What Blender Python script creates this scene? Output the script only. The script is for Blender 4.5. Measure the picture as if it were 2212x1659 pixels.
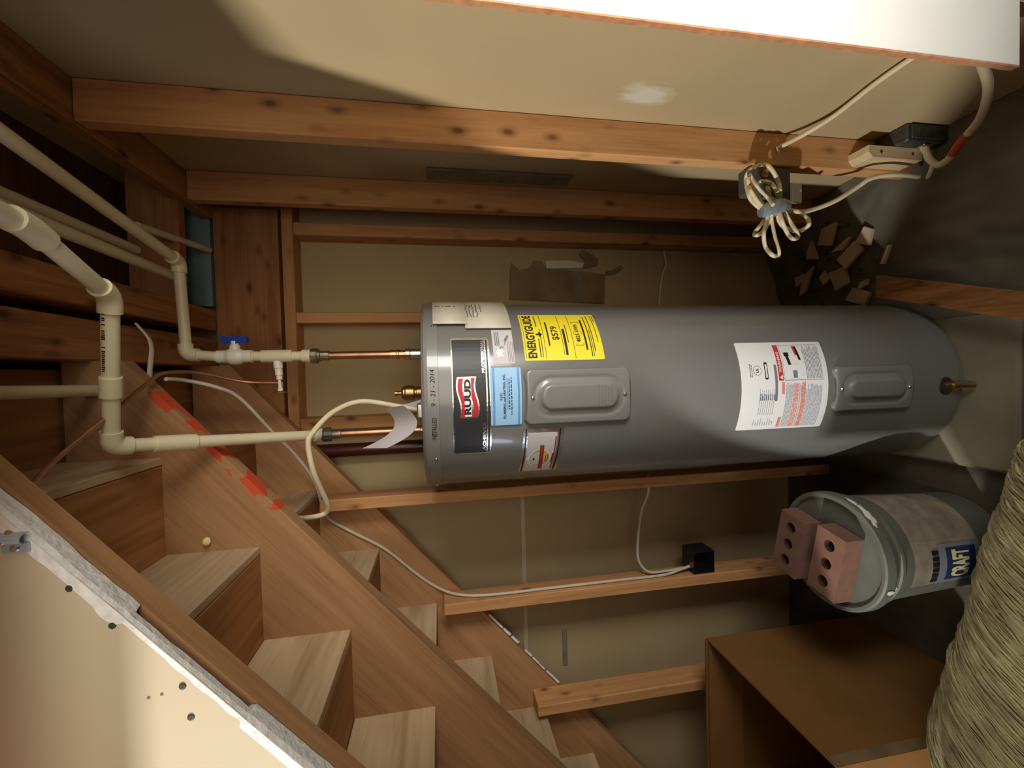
import bpy, math, random
from mathutils import Vector, Matrix, noise
random.seed(7)
for o in list(bpy.data.objects): bpy.data.objects.remove(o, do_unlink=True)
scn = bpy.context.scene
C = scn.collection
ZO = 1.575                       # eye height; coordinates below are eye-relative, floor ends up at z = 0
PI = math.pi

# ------------------------------------------------------------------ camera (phone held sideways, so the picture is rolled 90 degrees)
cam = bpy.data.cameras.new('camera'); camo = bpy.data.objects.new('camera', cam); C.objects.link(camo)
pt, yw, rl = math.radians(9.65), math.radians(-1.46), math.radians(1.73)
F = Vector((math.sin(yw)*math.cos(pt), math.cos(yw)*math.cos(pt), -math.sin(pt)))
r0 = Vector((math.cos(yw), -math.sin(yw), 0)); d0 = F.cross(r0)
rr = r0*math.cos(rl) + d0*math.sin(rl); dd = -r0*math.sin(rl) + d0*math.cos(rl)
M = Matrix((dd, rr, -F)).transposed().to_4x4(); M.translation = Vector((0, 0, ZO))
camo.matrix_world = M
cam.sensor_fit = 'HORIZONTAL'; cam.sensor_width = 36; cam.lens = 36*910/2212
cam.clip_start = 0.01
scn.camera = camo
scn.view_settings.view_transform = 'Standard'; scn.view_settings.look = 'None'
scn.view_settings.exposure = 0.0; scn.view_settings.gamma = 1.0
scn.view_settings.use_curve_mapping = False

# ------------------------------------------------------------------ light
w = bpy.data.worlds.new('world'); scn.world = w; w.use_nodes = True
w.node_tree.nodes['Background'].inputs[0].default_value = (1.0, .86, .68, 1)
w.node_tree.nodes['Background'].inputs[1].default_value = 0.045
def area(name, loc, target, power, col, sx, sy=None, shape='RECTANGLE', spread=180):
    l = bpy.data.lights.new(name, 'AREA'); l.energy = power; l.color = col; l.shape = shape
    l.size = sx; l.size_y = sy or sx; l.spread = math.radians(spread)
    o = bpy.data.objects.new(name, l); C.objects.link(o)
    o.location = Vector(loc) + Vector((0, 0, ZO))
    d = Vector(target) - Vector(loc); o.rotation_euler = d.to_track_quat('-Z', 'Y').to_euler()
    return o
area('lamp_left', (-2.05, 0.0, .555), (.3, .9, -.35), 60, (1, .96, .89), .05, .07)
area('window_left', (-2.15, -.10, -.25), (-.2, 1.0, -.1), 7.5, (.80, .90, 1), .26, .60)
area('room_light', (.25, -.75, .10), (-.04, 1.4, .50), 3.5, (1, .88, .70), 1.3, .9, spread=84)
area('panel_fill', (1.30, -.22, -.08), (.76, .6, -.22), 10, (1, .96, .88), .7, .8, spread=80)  # added fill lamp that brightens the white front panel
area('roll_fill', (-.45, -.35, .65), (-.50, .42, -1.10), .75, (1, .96, .78), .3, .3, spread=42)  # added narrow fill aimed down at the insulation roll

# ------------------------------------------------------------------ helpers
class MB:
    def __init__(s): s.v = []; s.f = []; s.sm = []; s.mi = []
    def add(s, vs, fs, smooth=False, mi=0):
        n = len(s.v); s.v += [tuple(v) for v in vs]
        for f in fs: s.f.append(tuple(i+n for i in f)); s.sm.append(smooth); s.mi.append(mi)
        return s
    def box(s, a, b, mi=0):
        x0, y0, z0 = a; x1, y1, z1 = b
        x0, x1 = min(x0, x1), max(x0, x1); y0, y1 = min(y0, y1), max(y0, y1); z0, z1 = min(z0, z1), max(z0, z1)
        v = [(x0,y0,z0),(x1,y0,z0),(x1,y1,z0),(x0,y1,z0),(x0,y0,z1),(x1,y0,z1),(x1,y1,z1),(x0,y1,z1)]
        return s.add(v, [(0,3,2,1),(4,5,6,7),(0,1,5,4),(1,2,6,5),(2,3,7,6),(3,0,4,7)], mi=mi)
    def bbox(s, a, b, c=.003, mi=0):
        """box with chamfered edges"""
        lo = [min(a[i], b[i]) for i in range(3)]; hi = [max(a[i], b[i]) for i in range(3)]
        c = min(c, *[(hi[i]-lo[i])*.45 for i in range(3)])
        ids = {}; vs = []
        for sx in (0,1):
            for sy in (0,1):
                for sz in (0,1):
                    sg = (sx,sy,sz)
                    for ax in range(3):
                        p = []
                        for k in range(3):
                            e = hi[k] if sg[k] else lo[k]
                            if k != ax: e += -c if sg[k] else c
                            p.append(e)
                        ids[(sg,ax)] = len(vs); vs.append(p)
        fs = []
        cr = [(0,0),(1,0),(1,1),(0,1)]
        for ax in range(3):
            o = [k for k in range(3) if k != ax]
            for side in (0,1):
                q = []
                for (i,j) in cr:
                    sg = [0,0,0]; sg[ax] = side; sg[o[0]] = i; sg[o[1]] = j; q.append(ids[(tuple(sg),ax)])
                fs.append(tuple(q))
            for (i,j) in cr:
                sg0 = [0,0,0]; sg0[o[0]] = i; sg0[o[1]] = j; sg1 = list(sg0); sg1[ax] = 1
                fs.append((ids[(tuple(sg0),o[0])], ids[(tuple(sg1),o[0])], ids[(tuple(sg1),o[1])], ids[(tuple(sg0),o[1])]))
        for sx in (0,1):
            for sy in (0,1):
                for sz in (0,1):
                    fs.append(tuple(ids[((sx,sy,sz),k)] for k in range(3)))
        return s.add(vs, fs, mi=mi)
    def prism(s, poly, fn, t0, t1, mi=0):
        """poly: 2-D outline, fn(u,v,t) -> xyz"""
        n = len(poly)
        v = [fn(p[0], p[1], t0) for p in poly] + [fn(p[0], p[1], t1) for p in poly]
        return s.add(v, [tuple(range(n-1,-1,-1)), tuple(range(n,2*n))] + [(i,(i+1)%n,n+(i+1)%n,n+i) for i in range(n)], mi=mi)
    def tube(s, pts, r, seg=10, caps=True, flat=1.0, rfun=None):
        pts = [Vector(p) for p in pts]; n = len(pts)
        t = [(pts[min(i+1,n-1)] - pts[max(i-1,0)]).normalized() for i in range(n)]
        up = Vector((0,0,1)) if abs(t[0].z) < .9 else Vector((0,1,0))
        u = t[0].cross(up).normalized(); vs = []
        for i in range(n):
            u = (u - t[i]*u.dot(t[i])).normalized(); w_ = t[i].cross(u)
            R = rfun(i/(n-1)) if rfun else r
            for k in range(seg):
                a = 2*PI*k/seg; vs.append(pts[i] + u*(R*math.cos(a)) + w_*(R*flat*math.sin(a)))
        fs = []
        for i in range(n-1):
            for k in range(seg):
                k2 = (k+1) % seg; fs.append((i*seg+k, i*seg+k2, (i+1)*seg+k2, (i+1)*seg+k))
        s.add(vs, fs, True)
        if caps: s.add(vs[:seg], [tuple(range(seg-1,-1,-1))]); s.add(vs[-seg:], [tuple(range(seg))])
        return s
    def lathe(s, prof, c, axis=(0,0,1), seg=28, smooth=True, ref=None):
        """prof: list of (r, h) along axis from c"""
        ax = Vector(axis).normalized(); c = Vector(c)
        u = Vector(ref) if ref else (ax.cross(Vector((0,0,1))) if abs(ax.z) < .9 else Vector((1,0,0)))
        u = (u - ax*u.dot(ax)).normalized(); w_ = ax.cross(u)
        for i in range(len(prof)-1):
            vs = []
            for (r, h) in (prof[i], prof[i+1]):
                for k in range(seg):
                    a = 2*PI*k/seg; vs.append(c + ax*h + u*(r*math.cos(a)) + w_*(r*math.sin(a)))
            s.add(vs, [(k,(k+1)%seg,seg+(k+1)%seg,seg+k) for k in range(seg)], smooth)
        return s
    def grid(s, fn, nu, nv, mi=0, smooth=True):
        vs = [fn(i/nu, j/nv) for j in range(nv+1) for i in range(nu+1)]
        return s.add(vs, [(j*(nu+1)+i, j*(nu+1)+i+1, (j+1)*(nu+1)+i+1, (j+1)*(nu+1)+i) for j in range(nv) for i in range(nu)], smooth, mi)

def build(name, mb, mat, parent=None, **props):
    lo = [min(v[k] for v in mb.v) for k in range(3)]; hi = [max(v[k] for v in mb.v) for k in range(3)]
    c = [(lo[k]+hi[k])/2 for k in range(3)]; c[2] = lo[2]
    me = bpy.data.meshes.new(name)
    me.from_pydata([(v[0]-c[0], v[1]-c[1], v[2]-c[2]) for v in mb.v], [], mb.f)
    me.polygons.foreach_set('use_smooth', mb.sm); me.polygons.foreach_set('material_index', mb.mi)
    for m in (mat if isinstance(mat, (list, tuple)) else [mat]): me.materials.append(m)
    me.update()
    o = bpy.data.objects.new(name, me); C.objects.link(o)
    o.location = Vector(c) + Vector((0,0,ZO))
    if parent is not None:
        wp = Vector((0,0,0)); q = parent
        while q is not None: wp += q.location; q = q.parent
        o.parent = parent; o.location = o.location - wp
    for k, v in props.items(): o[k] = v
    return o
def thing(name, loc, label, cat, group=None):
    o = bpy.data.objects.new(name, None); C.objects.link(o); o.location = Vector(loc) + Vector((0,0,ZO))
    o.empty_display_size = .05; o['label'] = label; o['category'] = cat
    if group: o['group'] = group
    return o
def setting(o): o['kind'] = 'structure'; return o
def spline(pts, n=10):
    """Catmull-Rom through points"""
    P = [Vector(p) for p in pts]; P = [P[0]*2-P[1]] + P + [P[-1]*2-P[-2]]; out = []
    for i in range(1, len(P)-2):
        a, b, c, d = P[i-1], P[i], P[i+1], P[i+2]
        for k in range(n):
            t = k/n; out.append(.5*((2*b) + (c-a)*t + (2*a-5*b+4*c-d)*t*t + (3*b-a-3*c+d)*t**3))
    out.append(P[-2]); return out
def smooth01(a, b, x):
    t = max(0, min(1, (x-a)/(b-a))); return t*t*(3-2*t)

# ------------------------------------------------------------------ materials
def sg(r, g, b):
    f = lambda c: (c/255/12.92) if c/255 <= .04045 else ((c/255+.055)/1.055)**2.4
    return (f(r), f(g), f(b), 1)
def newmat(name):
    m = bpy.data.materials.new(name); m.use_nodes = True; nt = m.node_tree
    return m, nt, nt.nodes, nt.links, nt.nodes['Principled BSDF']
def ramp(N, stops):
    r = N.new('ShaderNodeValToRGB'); e = r.color_ramp.elements
    while len(e) < len(stops): e.new(.5)
    for i, (p, c) in enumerate(stops): e[i].position = p; e[i].color = c
    return r
def plain(name, col, rough=.6, metal=0, nscale=0, namt=.12, bump=0, coat=0, spec=.5, bscale=None):
    m, nt, N, L, B = newmat(name)
    B.inputs['Roughness'].default_value = rough; B.inputs['Metallic'].default_value = metal
    B.inputs['Coat Weight'].default_value = coat; B.inputs['Specular IOR Level'].default_value = spec
    if nscale:
        tc = N.new('ShaderNodeTexCoord'); no = N.new('ShaderNodeTexNoise'); no.inputs['Scale'].default_value = nscale; no.inputs['Detail'].default_value = 6
        L.new(tc.outputs['Object'], no.inputs['Vector'])
        a = tuple(c*(1-namt) for c in col[:3])+(1,); b = tuple(min(1,c*(1+namt)) for c in col[:3])+(1,)
        r = ramp(N, [(.3,a),(.7,b)]); L.new(no.outputs['Fac'], r.inputs[0]); L.new(r.outputs[0], B.inputs['Base Color'])
        if bump:
            n2 = no
            if bscale:
                n2 = N.new('ShaderNodeTexNoise'); n2.inputs['Scale'].default_value = bscale; n2.inputs['Detail'].default_value = 4; L.new(tc.outputs['Object'], n2.inputs['Vector'])
            bp = N.new('ShaderNodeBump'); bp.inputs['Strength'].default_value = bump; bp.inputs['Distance'].default_value = .004
            L.new(n2.outputs['Fac'], bp.inputs['Height']); L.new(bp.outputs[0], B.inputs['Normal'])
    else: B.inputs['Base Color'].default_value = col
    return m
def wood(name, light, dark, axis, knots=True, angle=None, rough=.65, grain=1.0, knot_col=None):
    """grain stretched along axis (0,1,2) or along a slope (angle, radians, in the X-Z plane)"""
    m, nt, N, L, B = newmat(name); B.inputs['Roughness'].default_value = rough; B.inputs['Specular IOR Level'].default_value = .25
    tc = N.new('ShaderNodeTexCoord'); oi = N.new('ShaderNodeObjectInfo')
    off = N.new('ShaderNodeVectorMath'); off.operation = 'SCALE'; off.inputs['Scale'].default_value = 13
    cmb = N.new('ShaderNodeCombineXYZ')
    for i in range(3): L.new(oi.outputs['Random'], cmb.inputs[i])
    L.new(cmb.outputs[0], off.inputs[0])
    rot = N.new('ShaderNodeMapping')
    if angle: rot.inputs['Rotation'].default_value = (0, angle, 0)
    L.new(tc.outputs['Object'], rot.inputs['Vector'])
    add = N.new('ShaderNodeVectorMath'); L.new(rot.outputs[0], add.inputs[0]); L.new(off.outputs[0], add.inputs[1])
    mp = N.new('ShaderNodeMapping'); sc = [16*grain]*3; sc[axis] = 1.1; mp.inputs['Scale'].default_value = sc; L.new(add.outputs[0], mp.inputs['Vector'])
    n1 = N.new('ShaderNodeTexNoise'); n1.inputs['Scale'].default_value = 2.2; n1.inputs['Detail'].default_value = 5; n1.inputs['Distortion'].default_value = .6
    L.new(mp.outputs[0], n1.inputs['Vector'])
    mp3 = N.new('ShaderNodeMapping'); s3 = [70*grain]*3; s3[axis] = 2.2; mp3.inputs['Scale'].default_value = s3; L.new(add.outputs[0], mp3.inputs['Vector'])
    n3 = N.new('ShaderNodeTexNoise'); n3.inputs['Scale'].default_value = 2; n3.inputs['Detail'].default_value = 3; L.new(mp3.outputs[0], n3.inputs['Vector'])
    mx0 = N.new('ShaderNodeMix'); mx0.inputs[0].default_value = .35; L.new(n1.outputs['Fac'], mx0.inputs[2]); L.new(n3.outputs['Fac'], mx0.inputs[3])
    r = ramp(N, [(.33, dark), (.52, tuple((dark[i]*.35+light[i]*.65) for i in range(3))+(1,)), (.66, light)]); L.new(mx0.outputs[0], r.inputs[0])
    col = r.outputs[0]
    if knots:
        mp2 = N.new('ShaderNodeMapping'); s2 = [18]*3; s2[axis] = 9; mp2.inputs['Scale'].default_value = s2; L.new(add.outputs[0], mp2.inputs['Vector'])
        vo = N.new('ShaderNodeTexVoronoi'); vo.inputs['Scale'].default_value = 1; L.new(mp2.outputs[0], vo.inputs['Vector'])
        kr = ramp(N, [(.08, (1,1,1,1)), (.17, (.4,.4,.4,1)), (.30, (0,0,0,1))]); L.new(vo.outputs['Distance'], kr.inputs[0])
        mx = N.new('ShaderNodeMix'); mx.data_type = 'RGBA'; L.new(kr.outputs[0], mx.inputs[0]); L.new(col, mx.inputs[6])
        kc = knot_col or tuple(c*.42 for c in dark[:3])+(1,); mx.inputs[7].default_value = kc; col = mx.outputs[2]
    mv = N.new('ShaderNodeHueSaturation'); mr = N.new('ShaderNodeMapRange'); mr.inputs[3].default_value = .86; mr.inputs[4].default_value = 1.12
    L.new(oi.outputs['Random'], mr.inputs[0]); L.new(mr.outputs[0], mv.inputs['Value']); L.new(col, mv.inputs['Color'])
    L.new(mv.outputs[0], B.inputs['Base Color'])
    bp = N.new('ShaderNodeBump'); bp.inputs['Strength'].default_value = .25; bp.inputs['Distance'].default_value = .002
    L.new(mx0.outputs[0], bp.inputs['Height']); L.new(bp.outputs[0], B.inputs['Normal'])
    return m
PINE_L, PINE_D = sg(216,164,112), sg(188,134,86)
M_ = {}
for i, a in enumerate('xyz'): M_['pine_'+a] = wood('pine_'+a, PINE_L, PINE_D, i)
SLOPE = math.atan(.88)
M_['stringer'] = wood('stringer_wood', sg(190,147,106), sg(160,117,80), 0, angle=SLOPE, knots=False)
M_['plywood_z'] = wood('riser_plywood', sg(214,190,156), sg(178,150,114), 1, knots=False, grain=.6)
M_['tread'] = wood('tread_wood', sg(192,142,94), sg(142,96,56), 1, knots=False, grain=.6)
M_['old_y'] = wood('joist_wood', sg(182,130,84), sg(128,84,48), 1)
M_['old_x'] = wood('header_wood', sg(186,132,88), sg(150,100,62), 0)
M_['subfloor'] = wood('subfloor_wood', sg(110,74,46), sg(80,50,30), 0, knots=False)
M_['kraft'] = plain('drywall_paper', sg(184,164,127), .85, nscale=3, namt=.06, spec=.15)
M_['cream'] = plain('cream_drywall', sg(210,197,170), .8, nscale=2.5, namt=.05, spec=.2)
M_['white_paint'] = plain('white_paint', sg(240,238,230), .6, nscale=4, namt=.02, spec=.3)
M_['edge_paper'] = plain('brown_cut_edge', sg(196,140,100), .85, nscale=60, namt=.2)
M_['gypsum'] = plain('torn_gypsum', sg(244,245,246), .9, nscale=90, namt=.12, bump=.8, spec=.2)
M_['grey_paint'] = plain('heater_grey_enamel', sg(119,119,118), .26, nscale=1.2, namt=.03, coat=.25)
M_['lid_grey'] = plain('heater_lid_grey', sg(126,126,124), .34, nscale=1.2, namt=.03, coat=.3)
M_['black_label'] = plain('black_label', sg(44,44,46), .45)
M_['foil'] = plain('silver_foil', (.86,.85,.82,1), .22, metal=1, nscale=60, namt=.08, bump=.15)
M_['steel'] = plain('zinc_steel', (.72,.73,.74,1), .3, metal=1, nscale=30, namt=.1)
M_['chrome'] = plain('bright_steel', (.85,.88,.92,1), .18, metal=1)
M_['red'] = plain('red_print', sg(196,32,44), .4)
M_['dark_print'] = plain('dark_print', sg(30,28,44), .5)
M_['black'] = plain('black_print', sg(22,22,22), .6)
M_['grey_print'] = plain('grey_print', sg(120,124,134), .7)
M_['pale_print'] = plain('pale_grey_print', sg(176,182,192), .7)
M_['salmon'] = plain('salmon_print', sg(226,140,128), .7)
M_['red_box'] = plain('warning_red', sg(200,60,56), .6)
M_['white_label'] = plain('white_label', sg(236,238,240), .5, nscale=12, namt=.02)
M_['paper'] = plain('white_paper', sg(228,222,206), .8, nscale=25, namt=.04, spec=.2)
M_['paper_stain'] = plain('stained_paper', sg(214,206,158), .8, nscale=40, namt=.1, spec=.2)
M_['yellow'] = plain('yellow_label', sg(246,226,44), .5)
M_['sky'] = plain('light_blue_sticker', sg(154,202,240), .45)
M_['navy'] = plain('blue_print', sg(70,104,190), .5)
M_['deep_blue'] = plain('deep_blue_print', sg(34,46,88), .6)
M_['ink'] = plain('blue_black_ink', sg(52,66,92), .6)
M_['card'] = plain('grey_card', sg(208,202,206), .6)
M_['orange_print'] = plain('orange_print', sg(240,172,64), .45)
M_['rust_red'] = plain('rust_red_print', sg(160,44,22), .45)
M_['cpvc'] = plain('cream_pipe_plastic', sg(226,216,184), .38, nscale=9, namt=.05)
M_['valve_white'] = plain('white_plastic', sg(232,228,212), .35)
M_['blue'] = plain('blue_handle_plastic', sg(22,68,176), .35)
M_['copper'] = plain('copper', (.58,.31,.20,1), .36, metal=1, nscale=18, namt=.25)
M_['copper_bright'] = plain('soldered_copper', (.85,.45,.25,1), .25, metal=1, nscale=60, namt=.3)
M_['copper_dull'] = plain('dull_copper_tube', (.48,.27,.16,1), .42, metal=.8, nscale=20, namt=.2)
M_['brass'] = plain('brass', (.66,.46,.20,1), .34, metal=1, nscale=40, namt=.2)
M_['brass_dark'] = plain('aged_brass', (.46,.30,.13,1), .36, metal=1, nscale=40, namt=.3)
M_['brass_dull'] = plain('dull_brass', (.42,.36,.25,1), .42, metal=1, nscale=40, namt=.2)
M_['cable'] = plain('cream_cable_jacket', sg(226,212,178), .5, nscale=30, namt=.06)
M_['cable_white'] = plain('white_cable_jacket', sg(220,212,196), .5, nscale=30, namt=.06)
M_['clip'] = plain('galvanized_clip', sg(176,194,212), .4, metal=.25)
M_['tape'] = plain('silver_duct_tape', sg(158,166,178), .35, metal=.4, nscale=60, namt=.2, bump=.4)
M_['orange'] = plain('orange_tape', sg(206,92,34), .5)
M_['iron'] = plain('dark_galvanized', (.10,.10,.09,1), .5, metal=.6, nscale=40, namt=.35, bump=.2)
M_['bakelite'] = plain('black_plastic_box', sg(26,28,30), .45)
M_['offwhite'] = plain('offwhite_plastic', sg(206,210,212), .5)
M_['new_wood'] = wood('pale_lumber', sg(236,214,172), sg(214,186,140), 2, knots=False)
M_['maroon'] = plain('dark_red_pipe', sg(76,30,24), .3, nscale=10, namt=.1)
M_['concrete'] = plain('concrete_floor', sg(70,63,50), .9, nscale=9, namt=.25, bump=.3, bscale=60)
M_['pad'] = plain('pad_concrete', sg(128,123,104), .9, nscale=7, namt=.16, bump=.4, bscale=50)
M_['brick'] = plain('brick_clay', sg(118,84,68), .9, nscale=30, namt=.14, bump=.4)
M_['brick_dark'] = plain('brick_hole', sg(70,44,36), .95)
M_['bucket'] = plain('grey_bucket_plastic', sg(96,98,89), .5, nscale=8, namt=.12)
M_['plaster'] = plain('dried_plaster', sg(206,204,188), .9, nscale=50, namt=.1, bump=.5)
M_['cardboard'] = plain('brown_cardboard', sg(138,98,56), .85, nscale=6, namt=.1, spec=.15)
M_['old_card'] = plain('stained_cardboard', sg(142,118,88), .9, nscale=9, namt=.3, spec=.15)
M_['sheet'] = plain('grey_plastic_sheet', sg(116,112,98), .6, nscale=6, namt=.2)
M_['fiber'] = plain('olive_fibre', sg(188,182,144), .85, nscale=20, namt=.3, spec=.2)
M_['fiber_core'] = plain('fibre_core', sg(150,140,106), .95, nscale=30, namt=.35, bump=.8)
M_['teal'] = plain('blue_green_board', sg(126,154,160), .7, nscale=5, namt=.2)
M_['lath'] = plain('weathered_lath', sg(136,126,110), .9, nscale=22, namt=.3)
M_['chip'] = plain('plaster_chip', sg(206,186,160), .9, nscale=20, namt=.08)
M_['rubble'] = plain('rubble_dirt', sg(104,92,72), .95, nscale=40, namt=.35)
M_['foam'] = plain('cream_foam', sg(244,224,170), .8)
M_['white_film'] = plain('white_paper_film', sg(206,200,204), .5)
M_['box_shaded'] = plain('shaded_pale_box', sg(86,84,80), .5)  # pale box with the coil's shade put into its colour

# red spray marks on the middle stringer's lower edge: real paint, in the wood's own coordinates
def stringer_paint():
    m = M_['stringer'].copy(); m.name = 'stringer_wood_red_paint'; nt = m.node_tree; N, L = nt.nodes, nt.links
    B = [n for n in N if n.type == 'BSDF_PRINCIPLED'][0]; src = B.inputs['Base Color'].links[0].from_socket
    geo = N.new('ShaderNodeNewGeometry'); sp = N.new('ShaderNodeSeparateXYZ'); L.new(geo.outputs['Position'], sp.inputs[0])
    def mt(op, a, b, c=None):
        n = N.new('ShaderNodeMath'); n.operation = op
        for i, x in enumerate((a, b, c)):
            if x is None: continue
            if isinstance(x, (int, float)): n.inputs[i].default_value = x
            else: L.new(x, n.inputs[i])
        return n.outputs[0]
    d = mt('SUBTRACT', mt('SUBTRACT', sp.outputs[2], ZO+.658), mt('MULTIPLY', sp.outputs[0], .88))     # height above the lower edge
    no = N.new('ShaderNodeTexNoise'); no.inputs['Scale'].default_value = 17; no.inputs['Detail'].default_value = 4; L.new(geo.outputs['Position'], no.inputs['Vector'])
    band = mt('LESS_THAN', mt('ADD', d, mt('MULTIPLY', no.outputs['Fac'], .05)), .047)
    xs = mt('MULTIPLY', mt('GREATER_THAN', sp.outputs[0], -.31), mt('LESS_THAN', sp.outputs[0], -.02))
    n2 = N.new('ShaderNodeTexNoise'); n2.inputs['Scale'].default_value = 13; L.new(geo.outputs['Position'], n2.inputs['Vector'])
    mask = mt('MULTIPLY', mt('MULTIPLY', band, xs), mt('GREATER_THAN', n2.outputs['Fac'], .47))
    mx = N.new('ShaderNodeMix'); mx.data_type = 'RGBA'; L.new(mask, mx.inputs[0]); L.new(src, mx.inputs[6]); mx.inputs[7].default_value = sg(206,84,50)
    L.new(mx.outputs[2], B.inputs['Base Color']); return m
M_['stringer_red'] = stringer_paint()
def kraft_smeared():
    m = M_['kraft'].copy(); m.name = 'drywall_paper_smeared'; nt = m.node_tree; N, L = nt.nodes, nt.links
    B = [n for n in N if n.type == 'BSDF_PRINCIPLED'][0]; src = B.inputs['Base Color'].links[0].from_socket
    geo = N.new('ShaderNodeNewGeometry')
    mp = N.new('ShaderNodeMapping'); mp.inputs['Location'].default_value = (0, -.94/.07, -(ZO-.50)/.11); mp.inputs['Scale'].default_value = (0, 1/.07, 1/.11)
    L.new(geo.outputs['Position'], mp.inputs['Vector'])
    gr = N.new('ShaderNodeTexGradient'); gr.gradient_type = 'SPHERICAL'; L.new(mp.outputs[0], gr.inputs[0])
    mp2 = N.new('ShaderNodeMapping'); mp2.inputs['Scale'].default_value = (30, 45, 16); L.new(geo.outputs['Position'], mp2.inputs['Vector'])
    no = N.new('ShaderNodeTexNoise'); no.inputs['Scale'].default_value = 1; no.inputs['Detail'].default_value = 5; L.new(mp2.outputs[0], no.inputs['Vector'])
    mu = N.new('ShaderNodeMath'); mu.operation = 'MULTIPLY'; L.new(gr.outputs['Fac'], mu.inputs[0]); L.new(no.outputs['Fac'], mu.inputs[1])
    rp = ramp(N, [(.16,(0,0,0,1)),(.36,(.75,.75,.75,1))]); L.new(mu.outputs[0], rp.inputs[0])
    mx = N.new('ShaderNodeMix'); mx.data_type = 'RGBA'; L.new(rp.outputs[0], mx.inputs[0]); L.new(src, mx.inputs[6]); mx.inputs[7].default_value = sg(216,212,196)
    L.new(mx.outputs[2], B.inputs['Base Color']); return m
M_['kraft_smear'] = kraft_smeared()

# ================================================================== SETTING
FZ = -1.575
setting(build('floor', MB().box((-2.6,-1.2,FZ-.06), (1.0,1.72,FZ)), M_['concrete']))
# right wall: paper-backed drywall on the far side of its studs
wr = setting(build('wall_right', MB().box((.65,.612,FZ), (.663,1.715,1.0)), M_['kraft_smear']))
build('top_plate', MB().bbox((.556,.45,.750), (.650,1.609,.788), .002), M_['old_y'], wr)
build('stud', MB().bbox((.560,1.045,-1.40), (.6495,1.083,.749), .0025), M_['pine_z'], wr)
build('stud', MB().bbox((.560,1.452,-1.48), (.6495,1.490,.749), .0025), M_['pine_z'], wr)
build('corner_stud', MB().bbox((.600,1.530,-1.50), (.6495,1.568,.749), .0025), M_['pine_z'], wr)
# back wall
wb = setting(build('wall_back', MB().box((-2.3,1.700,FZ), (.6495,1.713,1.0)), M_['kraft']))
build('header_board', MB().bbox((-.18,1.612,.549), (.6,1.650,.757), .0025), M_['old_x'], wb)
build('bottom_plate', MB().bbox((-.18,1.612,.500), (.648,1.6995,.538), .0025), M_['pine_x'], wb)
for x0, x1 in ((.512,.556), (.199,.237), (-.187,-.143)):
    build('stud', MB().bbox((x0,1.612,-1.55), (x1,1.6995,.499), .0025), M_['pine_z'], wb)
for x0, x1, z1 in ((-.447,-.407,.408), (-.846,-.806,.010), (-1.263,-1.223,-.318)):
    build('stud', MB().bbox((x0,1.481,-1.57), (x1,1.570,z1), .0025), M_['pine_z'], wb)
build('joint_strip', MB().box((-2.2,1.6975,-.328), (-.19,1.6998,-.312)), M_['cream'], wb)
t = MB()
for k in range(10):                       # torn paper along the end of the back drywall, under the stringer
    x = -.915 - .031*k + random.uniform(-.004,.004); x2 = x-.027
    if k in (4,): continue
    z = .658+.88*x-.006; z2 = .658+.88*x2-.006; wd = random.uniform(.006,.014)*(1 if k < 6 else .6)
    t.prism([(x,z),(x2,z2),(x2+.004,z2-wd),(x+.003,z-wd*.9)], lambda u,v,t_: (u,t_,v), 1.572, 1.578)
build('torn_paper_edge', t, M_['gypsum'], wb)
build('dark_slot', MB().bbox((-1.241,1.694,-.497), (-1.087,1.6998,-.476), .002), M_['lath'], wb)
# ceiling: subfloor above joists
ce = setting(build('ceiling', MB().box((-2.6,-1.2,1.0), (1.0,1.72,1.02)), M_['subfloor']))
build('joist', MB().bbox((.172,.2,.757), (.243,1.611,.985), .003), M_['old_y'], ce)
build('joist', MB().bbox((.052,.2,.757), (.143,1.611,.985), .003), M_['old_y'], ce)
build('blocking', MB().bbox((.246,1.45,.775), (.640,1.488,.915), .003), M_['old_x'], ce)
build('insulation_board', MB().box((.26,1.622,.77), (.60,1.640,.90)), M_['teal'], ce)
s = MB()
for k in range(6): s.box((.25+.018*k,1.600,.745+random.uniform(-.004,.004)), (.262+.018*k,1.606,.80))
# front wall: the drywall left of the opening is cut along the underside of the stairs
def dl(x): return .658 + .88*x
wf = setting(build('wall_front_left', MB().prism([(-2.3,dl(-2.3)),(.385,dl(.385)),(.385,.998),(-2.3,.998)], lambda u,v,t_: (u,t_,v), .597, .611), M_['cream']))
t = MB(); n = 190                           # crumbled gypsum edge
xs = [-.72 + .70*i/n for i in range(n+1)]
rows = []
for i, x in enumerate(xs):
    nv = noise.noise(Vector((x*34, 3.1, 0))); nb = noise.noise(Vector((x*11, 7.7, 0)))
    ex = -.445 < x < -.295                    # along here the paper is gone and bare wood shows
    up = (.006 if ex else .012) + .008*max(0, nv) + .007*max(0, nb)
    yb = (.613 if ex else .625) + .003*nv
    drop = -.003 - (.001 if ex else .009)*abs(nb)
    rows.append(((x - up*.66, .5962, dl(x) + up*.75), (x, .5962 + .001*nv, dl(x)+.0005), (x, .604, dl(x)+drop*.6), (x, yb, dl(x)+drop*.5+.001), (x, yb, dl(x)+.006)))
vs = [p for r_ in rows for p in r_]; K = 5
t.add(vs, [(i*K+j, (i+1)*K+j, (i+1)*K+j+1, i*K+j+1) for i in range(n) for j in range(K-1)])
build('torn_edge', t, M_['gypsum'], wf)
for x, z in ((-.25,.457),(-.302,.413),(-.391,.338),(-.433,.330)):     # screw heads
    build('screw', MB().lathe([(.0001,.0008),(.0022,.0009),(.0040,.0007),(.0046,-.0002)], (x,.5968,z), (0,-1,0), 12), M_['iron'], wf)
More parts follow.
